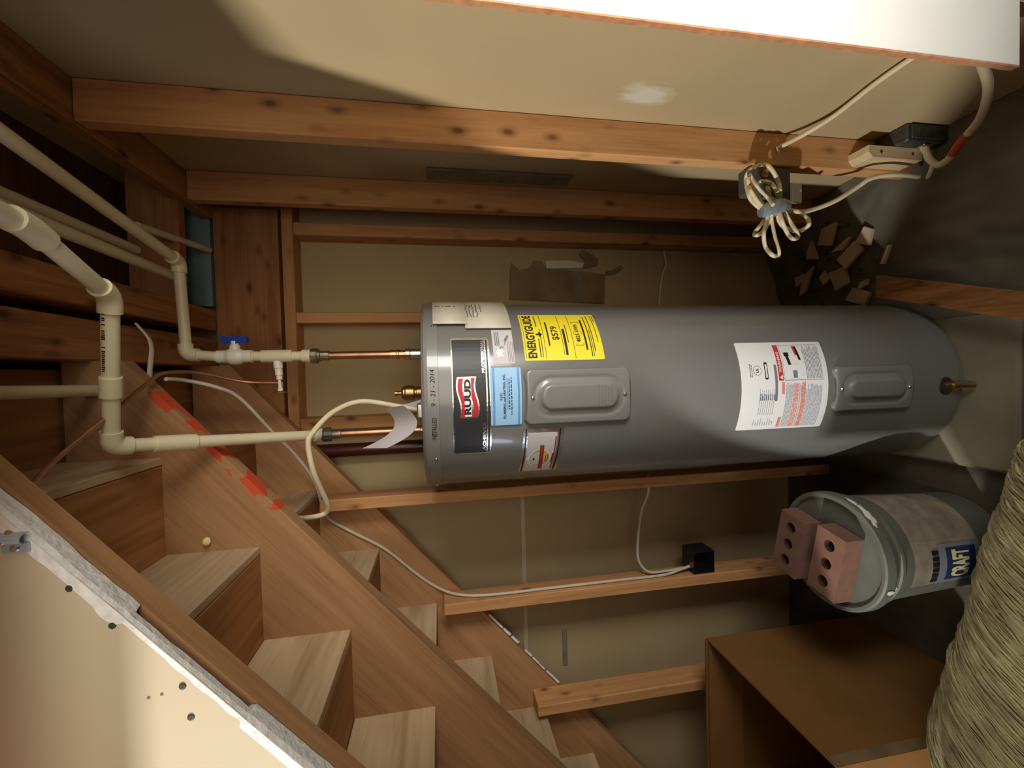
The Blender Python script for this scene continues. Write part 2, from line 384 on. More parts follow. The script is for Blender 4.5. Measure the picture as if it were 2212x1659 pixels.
for x, z in ((-.398,.362),(-.400,.377)):
    build('scuff', MB().lathe([(.0001,.0004),(.0016,.0003),(.0022,0)], (x,.5968,z), (0,-1,0), 8), M_['lath'], wf)
wf2 = setting(build('wall_front_right', MB().box((.523,.597,-1.03), (1.0,.607,.998)), M_['white_paint']))
t = MB(); n = 90; vs = []
for i in range(n+1):
    z = -1.03 + 2.02*i/n; j = .0016*noise.noise(Vector((z*28,1,1))); vs += [(.5232,.5966,z), (.5205+j,.5972,z), (.5215+j*1.5,.6085,z), (.5232,.609,z)]
t.add(vs, [(i*4+j,(i+1)*4+j,(i+1)*4+j+1,i*4+j+1) for i in range(n) for j in range(3)])
build('cut_edge', t, M_['edge_paper'], wf2)
setting(build('shadow_board_1', MB().bbox((-1.6,.36,.452), (1.0,.44,.62), .004), M_['pine_x']))            # unseen board added above the view to cast the upper shadow edge
setting(build('shadow_panel_left', MB().prism([(-.25,.34),(.595,-.372),(.595,-1.575),(-.25,-1.575)], lambda u,v,t_: (t_,u,v), -1.02, -1.0), M_['kraft']))   # unseen panel added left of the opening to shade the lower heater

# ================================================================== STAIRCASE
st = thing('staircase', (-.9,1.1,FZ), 'bare wooden staircase rising to the right seen from underneath', 'stairs')
RX, RZ0, RUN, RISE = -.395, .4335, .2247, .1985
def stringer(y0, y1, mat, xlo=-2.3):
    pts = [(xlo, dl(xlo)), (.052, dl(.052)), (.052, RZ0+2*RISE-.012)]
    for i in range(1, -9, -1):
        rx = RX+RUN*i; zt = RZ0+RISE*(i+1)-.012 if i == 1 else RZ0+RISE*(i+1)
        pts.append((rx-.001, RZ0+RISE*(i+1) if i < 1 else RZ0+RISE*2-.012)); pts.append((rx-.001, RZ0+RISE*i))
    pts = [p for p in pts if p[0] >= xlo]
    pts.append((xlo, pts[-1][1]))
    return build('stringer', MB().prism(pts, lambda u,v,t_: (u,t_,v), y0, y1), mat, st)
stringer(.628, .664, M_['stringer']); stringer(1.078, 1.118, M_['stringer_red']); stringer(1.571, 1.609, M_['stringer'])
for i in range(1, -8, -1):
    rx = RX+RUN*i; zb = RZ0+RISE*i
    build('riser', MB().bbox((rx-.018,.630,zb+.0005), (rx-.0012,1.608,zb+RISE-.001), .001), M_['plywood_z'], st)
    build('tread', MB().bbox((rx-.040,.630,zb+RISE+.0002), (rx+RUN-.0195,1.608,zb+RISE+.027), .003), M_['tread'], st)
build('foam', MB().lathe([(.0001,0),(.007,.002),(.010,.006),(.006,.012),(.0001,.015)], (-.372,1.0775,.543), (.3,-1,.2), 8), M_['foam'], st, label='blob of cream foam stuck to the middle stringer')
b = bpy.data.objects['foam']

# ================================================================== WATER HEATER
HX, HY, HR, HT, HB = -.055, 1.268, .26, .046, -1.545
hw = thing('water_heater', (HX,HY,HB), 'tall grey electric water heater covered in labels, standing on the concrete pad', 'water heater')
def cp(th, z, r=HR):                       # degrees from the front, height
    a = math.radians(th); return (HX + r*math.sin(a), HY - r*math.cos(a), z)
build('tank', MB().lathe([(.02,HB),(HR-.012,HB),(HR-.002,HB+.012),(HR,HB+.03),(HR,.006)], (HX,HY,0), seg=128, ref=(1,0,0)), M_['grey_paint'], hw)
build('lid', MB().lathe([(HR,.004),(HR+.003,.0045),(HR+.003,.030),(HR+.0015,.038),(HR-.004,.044),(HR-.012,HT),(HR-.03,HT),(HR-.04,HT-.004),(.001,HT-.004)], (HX,HY,0), seg=128), M_['lid_grey'], hw)
def patch(mb, t0, t1, z0, z1, r, rc=0.0, thick=.0006, nseg=None, mi=0, sheared=0.0):
    """curved rectangle lying on the tank, angles in degrees, rounded corners rc (metres)"""
    W = math.radians(t1-t0)*HR; H = z1-z0; pts = []
    if rc:
        for cx, cz, a0 in ((W-rc,H-rc,0),(rc,H-rc,90),(rc,rc,180),(W-rc,rc,270)):
            for k in range(6):
                a = math.radians(a0+k*18); pts.append((cx+rc*math.cos(a), cz+rc*math.sin(a)))
    n = nseg or max(2, int((t1-t0)/2.5))
    # columns of the outline
    def zspan(x):
        if not rc: return 0, H
        d = rc - min(x, W-x)
        if d <= 0: return 0, H
        k = rc - math.sqrt(max(0, rc*rc-d*d)); return k, H-k
    xs = sorted(set([W*i/n for i in range(n+1)] + ([rc*(1-math.cos(math.radians(a))) for a in (0,20,40,60,80)] + [W-rc*(1-math.cos(math.radians(a))) for a in (0,20,40,60,80)] if rc else [])))
    vs = []
    for x in xs:
        lo, hi = zspan(x); th = t0 + math.degrees(x/HR)
        sh = sheared*(x/W-.5)
        vs += [cp(th, z0+lo+sh, r), cp(th, z0+lo+sh, r+thick), cp(th, z0+hi+sh, r+thick), cp(th, z0+hi+sh, r)]
    m = len(xs)
    fs = [(i*4+j, (i+1)*4+j, (i+1)*4+(j+1)%4, i*4+(j+1)%4) for i in range(m-1) for j in range(4)] + [(0,1,2,3), ((m-1)*4+3,(m-1)*4+2,(m-1)*4+1,(m-1)*4)]
    mb.add(vs, fs, False, mi); return mb
def text_mesh(body, size, bold=0.0, xscale=1.0, shear=0.0):
    cu = bpy.data.curves.new('tmp','FONT'); cu.body = body; cu.size = size; cu.align_x = 'CENTER'; cu.align_y = 'CENTER'; cu.offset = bold; cu.resolution_u = 3; cu.shear = shear
    o = bpy.data.objects.new('tmp', cu); C.objects.link(o); bpy.context.view_layer.update()
    me = o.evaluated_get(bpy.context.evaluated_depsgraph_get()).to_mesh()
    vs = [(v.co.x*xscale, v.co.y) for v in me.vertices]; fs = [tuple(p.vertices) for p in me.polygons]
    o.evaluated_get(bpy.context.evaluated_depsgraph_get()).to_mesh_clear()
    bpy.data.objects.remove(o, do_unlink=True); bpy.data.curves.remove(cu)
    return vs, fs
def ctext(mb, body, size, th, z, r, bold=0.0, width=None, shear=0.0, mi=0, tilt=0.0):
    vs, fs = text_mesh(body, size, bold, 1.0, shear)
    if width:
        w0 = max(v[0] for v in vs)-min(v[0] for v in vs); k = width/w0; vs = [(v[0]*k, v[1]) for v in vs]
    mb.add([cp(th+math.degrees(v[0]/HR), z+v[1]+tilt*v[0], r) for v in vs], fs, False, mi); return mb
# black brand label with foil border, crest and lettering
bl = build('brand_label', patch(patch(MB(), -33.4,34,-.1205,-.0275,HR+.0002,.006,mi=0), -32.4,32.6,-.1165,-.0295,HR+.0006,.004,mi=1), [M_['foil'],M_['black_label']], hw)
t = MB(); patch(t,-33.2,33.6,-.1115,-.1085,HR+.0014)                                                      # foil pinstripe
ctext(t,'PROFESSIONAL',.0095,22.5,-.1035,HR+.0022,bold=.00025,width=.088)
ctext(t,'ACHIEVER',.0095,-22,-.1035,HR+.0022,bold=.00025,width=.080)
build('foil_lettering', t, M_['foil'], bl)
def crest(mb, grow, mi, z0f, z1f, r):
    n = 18; vs = []
    for i in range(n+1):
        x = -1+2*i/n; th = x*(10.2+grow*.35); wv = .0048*math.sin(x*PI*.9)
        zc = -.0640 + wv; vs += [cp(th, zc+z0f(x)-grow*.001, r), cp(th, zc+z1f(x)+grow*.001, r)]
    mb.add(vs, [(2*i,2*i+2,2*i+3,2*i+1) for i in range(n)], False, mi)
t = MB(); crest(t,2.2,0,lambda x:-.0205,lambda x:.0205,HR+.0016)
crest(t,0,1,lambda x:.0080,lambda x:.0196,HR+.0022); crest(t,0,1,lambda x:-.0196,lambda x:-.0080,HR+.0022)
patch(t,-10,10,-.0722,-.0558,HR+.0024,mi=2,thick=.0002)
ctext(t,'RUUD',.0205,.2,-.0640,HR+.0032,bold=.0009,width=.084,mi=3)
build('crest', t, [M_['foil'],M_['red'],M_['white_label'],M_['dark_print']], bl)
# blue installer sticker
bs = build('blue_sticker', patch(MB(), -15.6,15.4,-.1945,-.1185,HR+.0024,.004), M_['sky'], hw)
t = MB(); 
for z in (-.1250,-.1277,-.1862,-.1889): patch(t,-15.5,15.3,z-.0008,z+.0008,HR+.0031,thick=.0001)
build('blue_stripe', t, M_['navy'], bs)
t = MB(); r_ = HR+.0034
ctext(t,'R.J.D.',.0085,0,-.1440,r_,bold=.0002); ctext(t,'PLUMBING and HEATING, INC.',.0085,0,-.1525,r_,bold=.0003,width=.108)
ctext(t,'Call For Experienced Service',.0055,1.5,-.1595,r_,width=.074)
for z, a, b_ in ((-.1640,-7,9),(-.1695,-10,10)):
    x = a
    while x < b_:
        l = random.uniform(.6,2.4); patch(t,x,min(x+l,b_),z-.0013,z+.0013,r_,thick=.0001,nseg=1); x += l+.5
build('sticker_lettering', t, M_['ink'], bs)
# yellow energy label
el = build('energy_label', patch(MB(), 19,54,-.4165,-.2085,HR+.0003,.004), M_['yellow'], hw)
t = MB(); r_ = HR+.0012
patch(t,20,53,-.2135,-.2125,r_,thick=.0001)
ctext(t,'ENERGYGUIDE',.030,36.5,-.2305,r_,bold=.0011,width=.146)
for z, a, b_, h in ((-.2500,21,33,.0012),(-.2500,42,52,.0012),(-.2560,21,40,.0009),(-.2640,20,53,.0006),(-.2760,28,46,.0020),(-.3120,22,52,.0006),(-.3190,22,40,.0030),(-.3270,30,44,.0010),(-.3400,20,53,.0006),(-.3740,25,48,.0024),(-.3850,21,51,.0012),(-.3900,21,40,.0008),(-.3950,24,52,.0010),(-.4070,30,52,.0008),(-.4120,46,52,.0008)):
    patch(t,a,b_,z-h,z+h,r_,thick=.0001)
for a, b_, z0, z1 in ((28,46,-.3475,-.3465),(28,46,-.3675,-.3665),(28,28.3,-.3675,-.3465),(45.7,46,-.3675,-.3465)): patch(t,a,b_,z0,z1,r_,thick=.0001,nseg=2)
ctext(t,'$579',.024,37,-.2960,r_,bold=.0005); ctext(t,'4825 kWh',.0145,37,-.3560,r_,bold=.0004)
t.add([cp(34,-.252,r_),cp(38,-.252,r_),cp(36,-.262,r_)],[(0,1,2)])
patch(t,35.4,36.6,-.252,-.2445,r_,thick=.0001,nseg=1)
build('energy_lettering', t, M_['black'], el)
# access panels: pressed covers with a raised racetrack
def access_panel(t0, t1, z0, z1, label):
    W = math.radians(t1-t0)*HR; H = z1-z0; mb = MB(); nx, nz = 48, 64
    def inside(x, z, m, rc):                # signed distance to a rounded rectangle inset m
        qx = abs(x-W/2)-(W/2-m-rc); qz = abs(z-H/2)-(H/2-m-rc)
        return math.hypot(max(qx,0),max(qz,0))+min(max(qx,qz),0)-rc
    def fn(u, v):
        x, z = u*W, v*H
        d0_ = inside(x,z,0,.018); d1 = inside(x,z,.025,.042); d2 = inside(x,z,.035,.033)
        if d0_ > 0:                          # pull corner vertices onto the rounded outline
            cx = W/2 + math.copysign(W/2-.018, x-W/2); cz = H/2 + math.copysign(H/2-.018, z-H/2)
            dx, dz = x-cx, z-cz; l = math.hypot(dx,dz); x, z = cx+dx*.018/l, cz+dz*.018/l; d0_ = 0
        h = .010*smooth01(0,-.006,d0_) - .0025*smooth01(.008,0,d1)*smooth01(-.010,0,d1) + .009*smooth01(0,-.010,d2)
        return cp(t0+math.degrees(x/HR), z0+z, HR+.0005+h)
    mb.grid(fn, nx, nz)
    p = build('access_panel', mb, M_['lid_grey'], hw, label=label)
    for zz in (z0+.020, z1-.020):
        build('screw', MB().lathe([(.0001,.0035),(.003,.003),(.0048,.001),(.0048,-.001)], cp((t0+t1)/2, zz, HR+.0105), Vector(cp((t0+t1)/2,0,1))-Vector((HX,HY,0)), 12), M_['steel'], p)
    return p
ap = access_panel(-16.4,14.4,-.4785,-.2005,'upper pressed grey access panel with raised racetrack')
t = MB()
for k in range(5):
    z = -.386-.0085*k; x = -6.2
    while x < 3.2:
        l = random.uniform(.5,2); patch(t,x,x+l,z-.0016,z+.0016,HR+.0193,thick=.0005,nseg=1); x += l+.4
build('embossed_text', t, M_['grey_paint'], ap)
access_panel(-17.0,11.5,-1.346,-1.079,'lower pressed grey access panel with raised racetrack')
# foil badge sticker on the left
fs_ = build('foil_sticker', patch(patch(MB(),-54,-18.3,-.305,-.2,HR+.0003,.006,mi=0),-52.5,-21.5,-.288,-.212,HR+.001,.003,mi=1), [M_['foil'],M_['card']], hw)
t = MB()
patch(t,-53.4,-19,-.2085,-.2055,HR+.0018,mi=4,thick=.0001); patch(t,-53.6,-19,-.2965,-.2930,HR+.0018,mi=4,thick=.0001)
patch(t,-51,-24,-.2870,-.2835,HR+.0019,mi=2,thick=.0001)
def disc(mb, th, z, rx, rz, r, mi, n=32):
    mb.add([cp(th,z,r)]+[cp(th+math.degrees(rx*math.cos(2*PI*k/n)/HR), z+rz*math.sin(2*PI*k/n), r) for k in range(n)], [(0,1+k,1+(k+1)%n) for k in range(n)], False, mi)
disc(t,-40,-.248,.036,.0300,HR+.0022,3); disc(t,-40,-.248,.0325,.0265,HR+.0026,1); disc(t,-40,-.2435,.026,.0200,HR+.0030,0)
patch(t,-40.6,-39.4,-.222,-.213,HR+.0024,mi=3,thick=.0002,nseg=1); patch(t,-44,-36,-.283,-.2805,HR+.0024,mi=4,thick=.0002,nseg=2)
patch(t,-50,-29.5,-.2585,-.2475,HR+.0033,mi=2,thick=.0003,sheared=.004)
patch(t,-42.5,-37.5,-.2655,-.2635,HR+.0031,mi=4,thick=.0002); patch(t,-43.5,-36.5,-.2705,-.2690,HR+.0031,mi=4,thick=.0002); disc(t,-40,-.2330,.004,.003,HR+.0034,4,12)
build('badge_print', t, [M_['offwhite'],M_['orange_print'],M_['rust_red'],M_['white_label'],M_['dark_print']], fs_)
# white warning label
wl = build('warning_label', patch(MB(),-27,28,-1.064,-.7945,HR+.0003,.005), M_['white_label'], hw)
t = MB(); r_ = HR+.0012
def bars(mb, t0, t1, z0, z1, n, h, mi, jit=4, gap=None):
    for k in range(n):
        z = z0+(z1-z0)*k/(n-1 if n > 1 else 1); x = t0
        e = t1-random.uniform(0,jit)
        while x < e:
            l = random.uniform(1.2,4.5); patch(mb,x,min(x+l,e),z-h,z+h,r_,thick=.0001,nseg=1,mi=mi); x += l+.45
patch(t,3.6,26,-.9235,-.9085,r_,mi=0,thick=.0001)                                                          # red warning bar
t.add([cp(4.2,-.921,r_+.0004),cp(7.0,-.921,r_+.0004),cp(5.6,-.911,r_+.0004)],[(0,1,2)],False,5)
ctext(t,'WARNING',.0095,15,-.916,r_+.0004,bold=.0003,width=.058,mi=5)
patch(t,-8.5,13.2,-.9045,-.8965,r_,mi=2,thick=.0001)
disc(t,10,-.845,.0135,.0125,r_,2); disc(t,10,-.845,.0120,.0110,r_+.0003,5); ctext(t,'UL',.011,10,-.845,r_+.0006,bold=.0003,mi=1)
patch(t,4.5,15,-.877,-.867,r_,.004,mi=1,thick=.0001); patch(t,5.6,13.8,-.8745,-.8695,r_+.0003,mi=5,thick=.0001)
bars(t,6,15.5,-.823,-.828,2,.0012,2)
bars(t,-17,-1,-.850,-.894,8,.0006,2,1); bars(t,-24,-19,-.842,-.900,9,.0016,3,3); bars(t,-8,-4,-.852,-.895,8,.0018,2,.5)
patch(t,-25.5,-19,-.926,-.916,r_,mi=4,thick=.0001); patch(t,-4.5,2.6,-.926,-.917,r_,mi=4,thick=.0001)
bars(t,-25.5,2.6,-.9310,-.9490,5,.0017,3,2)
bars(t,-25.5,2.6,-.9540,-.9670,4,.0017,4,2); bars(t,-25.5,2.6,-.9720,-.9740,2,.0010,3,2)
bars(t,-25.5,2.6,-.9790,-.9900,4,.0017,4,2); bars(t,-25.5,2.6,-.9950,-1.0420,11,.0018,3,5)
bars(t,4.5,25.5,-.998,-1.044,11,.0009,2,3)
for a, b_, z0, z1 in ((3.6,26,-.9275,-.9268),(3.6,26,-1.048,-1.0473),(3.6,3.8,-1.048,-.9268),(25.8,26,-1.048,-.9268)): patch(t,a,b_,z0,z1,r_,mi=2,thick=.0001)
patch(t,13,20,-.950,-.941,r_,mi=1,thick=.0001,sheared=.006); patch(t,18.5,21,-.951,-.936,r_,mi=1,thick=.0001); patch(t,5,9.5,-.968,-.955,r_,mi=2,thick=.0001)
patch(t,19,25,-.975,-.969,r_,mi=0,thick=.0001,sheared=.004); patch(t,16,25,-.983,-.976,r_,mi=1,thick=.0001,sheared=.006)
t.add([cp(6,-.985,r_),cp(6.4,-.985,r_),cp(14.4,-.966,r_),cp(14,-.966,r_),cp(15.2,-.993,r_),cp(14.8,-.993,r_)],[(0,1,2,3),(0,1,4,5)],False,2)
build('warning_print', t, [M_['red_box'],M_['black'],M_['grey_print'],M_['pale_print'],M_['salmon'],M_['white_label']], wl)
# paper sheets and card stuck on the right
def sheet(name, t0, t1, z0, z1, lift0, lift1, mat, zs=0.0, nseg=16):
    mb = MB(); vs = []
    for i in range(nseg+1):
        u = i/nseg; th = t0+(t1-t0)*u; r = HR+.004+lift0*(1-u)**3+lift1*u**3
        zz = zs*(1-u)
        vs += [cp(th,z0+zz,r), cp(th,z1+zz*.4,r), cp(th,z0+zz,r-.0015), cp(th,z1+zz*.4,r-.0015)]
    mb.add(vs, [(i*4,(i+1)*4,(i+1)*4+1,i*4+1) for i in range(nseg)]+[(i*4+2,i*4+3,(i+1)*4+3,(i+1)*4+2) for i in range(nseg)]+[(i*4,i*4+2,(i+1)*4+2,(i+1)*4) for i in range(nseg)]+[(i*4+1,(i+1)*4+1,(i+1)*4+3,i*4+3) for i in range(nseg)]+[(0,1,3,2)], True)
    return build(name, mb, mat, hw)
p1 = sheet('invoice_sheet',43,84,-.068,.016,.006,.004,M_['paper'],-.004)
t = MB(); r_ = HR+.0052
def pline(mb, t0, t1, z, h, mi=0, wob=0.0, r=None):
    n = max(3,int((t1-t0)/2)); rr_ = r or r_
    for i in range(n):
        a = t0+(t1-t0)*i/n; b_ = a+(t1-t0)/n*.88; o = wob*random.uniform(-1,1); mb.add([cp(a,z-h+o,rr_),cp(b_,z-h+o,rr_),cp(b_,z+h+o,rr_),cp(a,z+h+o,rr_)],[(0,1,2,3)],False,mi)
for z, a, b_, h in ((.0085,60,76,.0010),(.0050,60,76,.0014),(.0015,60,76,.0006),(-.0015,58,76,.0008),(-.0125,50,76,.0012),(-.0420,54,76,.0010),(-.0450,52,76,.0010)): pline(t,a,b_,z,h)
pline(t,51,57,.0035,.0018); pline(t,51,57,.0065,.0010)
for z in (-.020,-.025,-.030): pline(t,50,74,z,.0018,wob=.002)
build('invoice_print', t, M_['black'], p1)
p2 = sheet('note_sheet',40,84,-.183,-.066,.003,.004,M_['paper'],0)
t = MB()
for k in range(13): patch(t,41,80,-.0725-.0085*k-.0002,-.0725-.0085*k+.0002,HR+.0050,thick=.0001)
for z in (-.074,-.0825,-.091,-.100): pline(t,46,72,z,.0016,wob=.002,r=HR+.0054)
pline(t,56,70,-.112,.0012,wob=.001,r=HR+.0054)
build('note_print', t, M_['grey_print'], p2)
t = MB(); patch(t,48,78,-.160,-.124,HR+.0046,.012,thick=.0002); build('paper_stain', t, M_['paper_stain'], p2)
wc = build('service_card', patch(MB(),17.6,39.5,-.1825,-.1305,HR+.0006), M_['card'], hw)
t = MB(); r_ = HR+.0016
t.add([cp(a,z,r_) for a,z in ((21,-.141),(24.5,-.138),(27,-.143),(26,-.149),(27.5,-.153),(24.5,-.157),(23.6,-.151),(22.6,-.156),(21.4,-.152),(22.4,-.147))],[tuple(range(10))],False,0)
t.add([cp(a,z,r_) for a,z in ((26.5,-.147),(33.5,-.163),(36,-.171),(34.5,-.173),(31.5,-.166),(25.5,-.153))],[tuple(range(6))],False,1)
for z in (-.1375,-.1420,-.1465): patch(t,28.5,38,z-.0012,z+.0012,r_,thick=.0001,mi=1)
for z in (-.168,-.172,-.176,-.180): patch(t,18.5,31,z-.0006,z+.0006,r_,thick=.0001,mi=1)
build('wrench_print', t, [M_['white_label'],M_['grey_print']], wc)
# handwriting and screws on the lid band
t = MB(); ctext(t,'INSTALLED',.015,-16,.0165,HR+.0046,width=.056,shear=.15,tilt=-.03)
build('handwriting', t, M_['black'], hw)
t = MB(); ctext(t,'9 - 21 - 2014',.016,5.5,.0175,HR+.0042,width=.086,shear=.15,tilt=.02)
build('handwriting', t, M_['black'], hw)
for th in (42.5,-35.3,80,-77):
    build('lid_screw', MB().lathe([(.0001,.0032),(.003,.0028),(.0044,.0008),(.0044,-.001)], cp(th,.0155,HR+.003), Vector(cp(th,0,1))-Vector((HX,HY,0)), 10), M_['steel'], hw)
build('foil_patch', patch(MB(),-20,-17.4,.0085,.0235,HR+.0034,.003), M_['chrome'], hw)
# fittings on top
build('relief_valve', MB().lathe([(.014,-.01),(.014,.010),(.020,.011),(.020,.030),(.0165,.032),(.0165,.036),(.0225,.039),(.0235,.062),(.022,.066),(.022,.070),(.016,.075),(.006,.077),(.006,.086),(.008,.087),(.008,.096),(.0001,.097)], (-.052,1.33,.042), seg=20), M_['brass_dark'], hw)
build('cable_clamp', MB().bbox((-.118,1.185,.042),(-.076,1.225,.066),.004), M_['steel'], hw)
build('drain_valve', MB().lathe([(.0001,-.002),(.010,-.001),(.010,.020),(.014,.021),(.014,.034),(.0085,.036),(.0085,.075),(.0001,.076)], cp(-3.1,-1.463,HR-.004), (0,-.45,-1), 16), M_['brass'], hw)
build('drain_recess', MB().lathe([(.0001,.0012),(.014,.0014),(.019,.004),(.024,.003),(.026,-.001)], cp(-3.1,-1.468,HR), (0,-1,0), 20), M_['black_label'], hw)
# ---- instruction papers curling off the lid
t = MB(); n = 14; vs = []
for i in range(n+1):
    u = i/n; a = u*PI
    x = -.070-.100*u; y = 1.05-.02*math.sin(a); z = .095 - .047*math.sin(a*.9+.1) + .045*u*u
    vs += [(x,y-.012,z), (x-.012,y+.075,z+.052+.02*u)]
t.add(vs,[(2*i,2*i+2,2*i+3,2*i+1) for i in range(n)],True); t.add([(v[0],v[1],v[2]-.0012) for v in vs],[(2*i+1,2*i+3,2*i+2,2*i) for i in range(n)],True)
o = build('curled_leaflet', t, M_['white_film']); o['label'] = 'white paper leaflet curling on top of the grey heater under its cable'; o['category'] = 'paper'
t = MB(); vs = []
for i in range(9):
    u = i/8; vs += [(-.064-.02*math.sin(u*2), 1.252+.02*u, .043+.113*u), (-.092-.012*math.sin(u*2.5), 1.250+.02*u, .043+.096*u)]
t.add(vs,[(2*i,2*i+2,2*i+3,2*i+1) for i in range(8)],True); t.add([(v[0],v[1]+.001,v[2]) for v in vs],[(2*i+1,2*i+3,2*i+2,2*i) for i in range(8)],True)
o = build('folded_leaflet', t, M_['white_film']); o['label'] = 'small folded white tag standing on the heater beside the brass relief valve'; o['category'] = 'paper'

# ================================================================== CONCRETE PAD
o = build('concrete_pad', MB().bbox((-.315,.893,FZ), (.135,1.56,HB), .008), M_['pad']); o['label'] = 'pale grey concrete slab under the water heater'; o['category'] = 'concrete slab'

# ================================================================== PIPES
PR = .0134
def cylp(mb, a, b, prof, seg=20):
    a = Vector(a); b = Vector(b); mb.lathe(prof, a, b-a, seg); return mb
def pipe(name, a, b, r, mat, parent, seg=18, **k):
    return build(name, MB().tube([a, b], r, seg), mat, parent, **k)
def fitting(name, a, b, r, mat, parent, seg=20):
    l = (Vector(b)-Vector(a)).length
    return build(name, MB().lathe([(r*.7,0),(r*.96,0),(r,.002),(r,l-.002),(r*.96,l),(r*.7,l)], a, Vector(b)-Vector(a), seg), mat, parent)
def elbow(name, a, c, b, r, mat, parent, arm=.030, bend=.5):
    a, b, c = Vector(a), Vector(b), Vector(c); da = (a-c).normalized(); db = (b-c).normalized()
    p = [c+da*arm, c+da*arm*.55]
    for k in range(1, 8):
        t_ = k/8; p.append((1-t_)**2*(c+da*arm*.5)+2*t_*(1-t_)*(c+da*arm*.05+db*arm*.05)+t_*t_*(c+db*arm*.5))
    p += [c+db*arm*.55, c+db*arm]
    return build(name, MB().tube(p, r, 18), mat, parent)
cx, cy = .064, 1.268
cw = thing('cold_water_pipe', (cx,cy,.04), 'cream cold water pipe with a blue-handled valve, rising from the right of the heater top', 'pipe')
E1 = Vector((cx+.008,cy,.672)); E2 = Vector((.322,1.268,.680)); E3 = Vector((.462,.50,.680))
fitting('steel_coupling', (cx,cy,.040), (cx,cy,.085), .0155, M_['steel'], cw, 6)
build('copper_adapter', MB().lathe([(.012,0),(.0165,0),(.0165,.012),(.0130,.014),(.0130,.030),(.0150,.032),(.0150,.036),(.0135,.038),(.0135,.055),(.0111,.056)], (cx,cy,.085), seg=20), M_['copper_bright'], cw)
pipe('copper_pipe', (cx,cy,.14), (cx,cy,.325), .0113, M_['copper'], cw)
build('union', MB().lathe([(.0115,0),(.0140,.001),(.0140,.022),(.0165,.024),(.0165,.030),(.0215,.031),(.0215,.047),(.0185,.049),(.0135,.050)], (cx,cy,.308), seg=12, smooth=False), M_['brass_dull'], cw)
fitting('adapter', (cx,cy,.355), (cx,cy,.380), .0180, M_['cpvc'], cw)
pipe('pipe', (cx,cy,.378), (cx,cy,.410), PR, M_['cpvc'], cw)
tee = build('tee', MB().lathe([(.013,0),(.0172,.0),(.0175,.002),(.0175,.078),(.0172,.080),(.013,.080)], (cx+.001,cy,.405), seg=20), M_['cpvc'], cw)
pipe('pipe', (cx+.001,cy,.483), (cx+.002,cy,.510), PR, M_['cpvc'], cw)
vb = build('ball_valve', MB().lathe([(.013,0),(.0172,.0),(.0172,.022),(.0180,.024),(.0225,.034),(.0235,.044),(.0225,.054),(.0180,.064),(.0172,.066),(.0172,.088),(.013,.088)], (cx+.002,cy,.508), seg=24), M_['valve_white'], cw)
build('valve_stem', MB().lathe([(.013,0),(.013,.014),(.0105,.016),(.0105,.026)], (cx+.018,cy,.552), (1,0,0), 16), M_['valve_white'], vb)
build('handle', MB().prism([(-.034,-.004),(-.030,-.009),(-.012,-.008),(-.008,-.011),(.008,-.011),(.012,-.008),(.030,-.009),(.034,-.004),(.033,.006),(.026,.010),(.010,.006),(.006,.010),(-.006,.010),(-.010,.006),(-.026,.010),(-.033,.006)], lambda u,v,t_: (cx+.048+v,cy+t_,.552+u), -.009, .009), M_['blue'], vb, label='blue plastic valve handle')
pipe('pipe', (cx+.002,cy,.594), E1+Vector((0,0,-.024)), PR, M_['cpvc'], cw)
elbow('elbow', E1+Vector((0,0,-1)), E1, E1+Vector((1,0,.03)), .0178, M_['cpvc'], cw)
pipe('pipe', E1+Vector((.025,0,0)), E2-Vector((.025,0,0)), PR, M_['cpvc'], cw)
elbow('elbow', E2-Vector((1,0,0)), E2, E3, .0178, M_['cpvc'], cw)
d = (E3-E2).normalized(); pipe('pipe', E2+d*.026, E3, PR, M_['cpvc'], cw)
# stub valve off the tee
sv = build('stub_valve', MB().lathe([(.0118,.010),(.0118,.032),(.0098,.034),(.0098,.052),(.0078,.053),(.0078,.064),(.0045,.066),(.0045,.086),(.0068,.088),(.0068,.096),(.0001,.098)], (cx,cy,.445), (-1,0,-.05), 16), M_['valve_white'], tee)
build('stub_body', MB().lathe([(.006,0),(.0085,.001),(.0085,.016),(.005,.018),(.005,.026)], (cx-.068,cy+.006,.440), (-.9,.25,0), 8, False), M_['brass_dull'], tee)
build('stub_handle', MB().lathe([(.0001,.002),(.019,.0015),(.020,-.0015),(.0001,-.002)], (cx-.100,cy,.440), (-1,0,0), 20), M_['copper_dull'], tee)
# hot side
hx, hy = -.160, 1.268
H0 = Vector((hx,hy,.335)); H1 = Vector((-.119,.914,.619)); H2 = Vector((.154,.851,.567)); H3 = Vector((.215,.676,.543)); H4 = Vector((.222,.54,.52))
hp = thing('hot_water_pipe', (hx,hy,.04), 'cream hot water pipe leaning from the left of the heater top to a high elbow', 'pipe')
fitting('steel_coupling', (hx,hy,.040), (hx,hy,.062), .0150, M_['steel'], hp, 6)
pipe('copper_pipe', (hx,hy,.060), (hx,hy,.296), .0112, M_['copper'], hp)
build('sleeve', MB().lathe([(.0113,0),(.0135,.001),(.0135,.028),(.012,.029)], (hx,hy,.282), seg=18), M_['brass_dull'], hp)
dh = (H1-H0).normalized()
build('union', MB().lathe([(.012,0),(.0205,.001),(.0205,.022),(.0165,.024),(.0165,.028)], (hx,hy,.309), (0,-.25,1), 12, False), M_['iron'], hp)
fitting('adapter', H0+dh*-.002, H0+dh*.028, .0175, M_['cpvc'], hp)
pipe('pipe', H0+dh*.026, H0+dh*.325, PR, M_['cpvc'], hp)
L1 = (H1-H0).length
fitting('coupling', H0+dh*.315, H0+dh*(L1-.065), .0172, M_['cpvc'], hp)
pipe('pipe', H0+dh*(L1-.068), H0+dh*(L1-.022), PR, M_['cpvc'], hp)
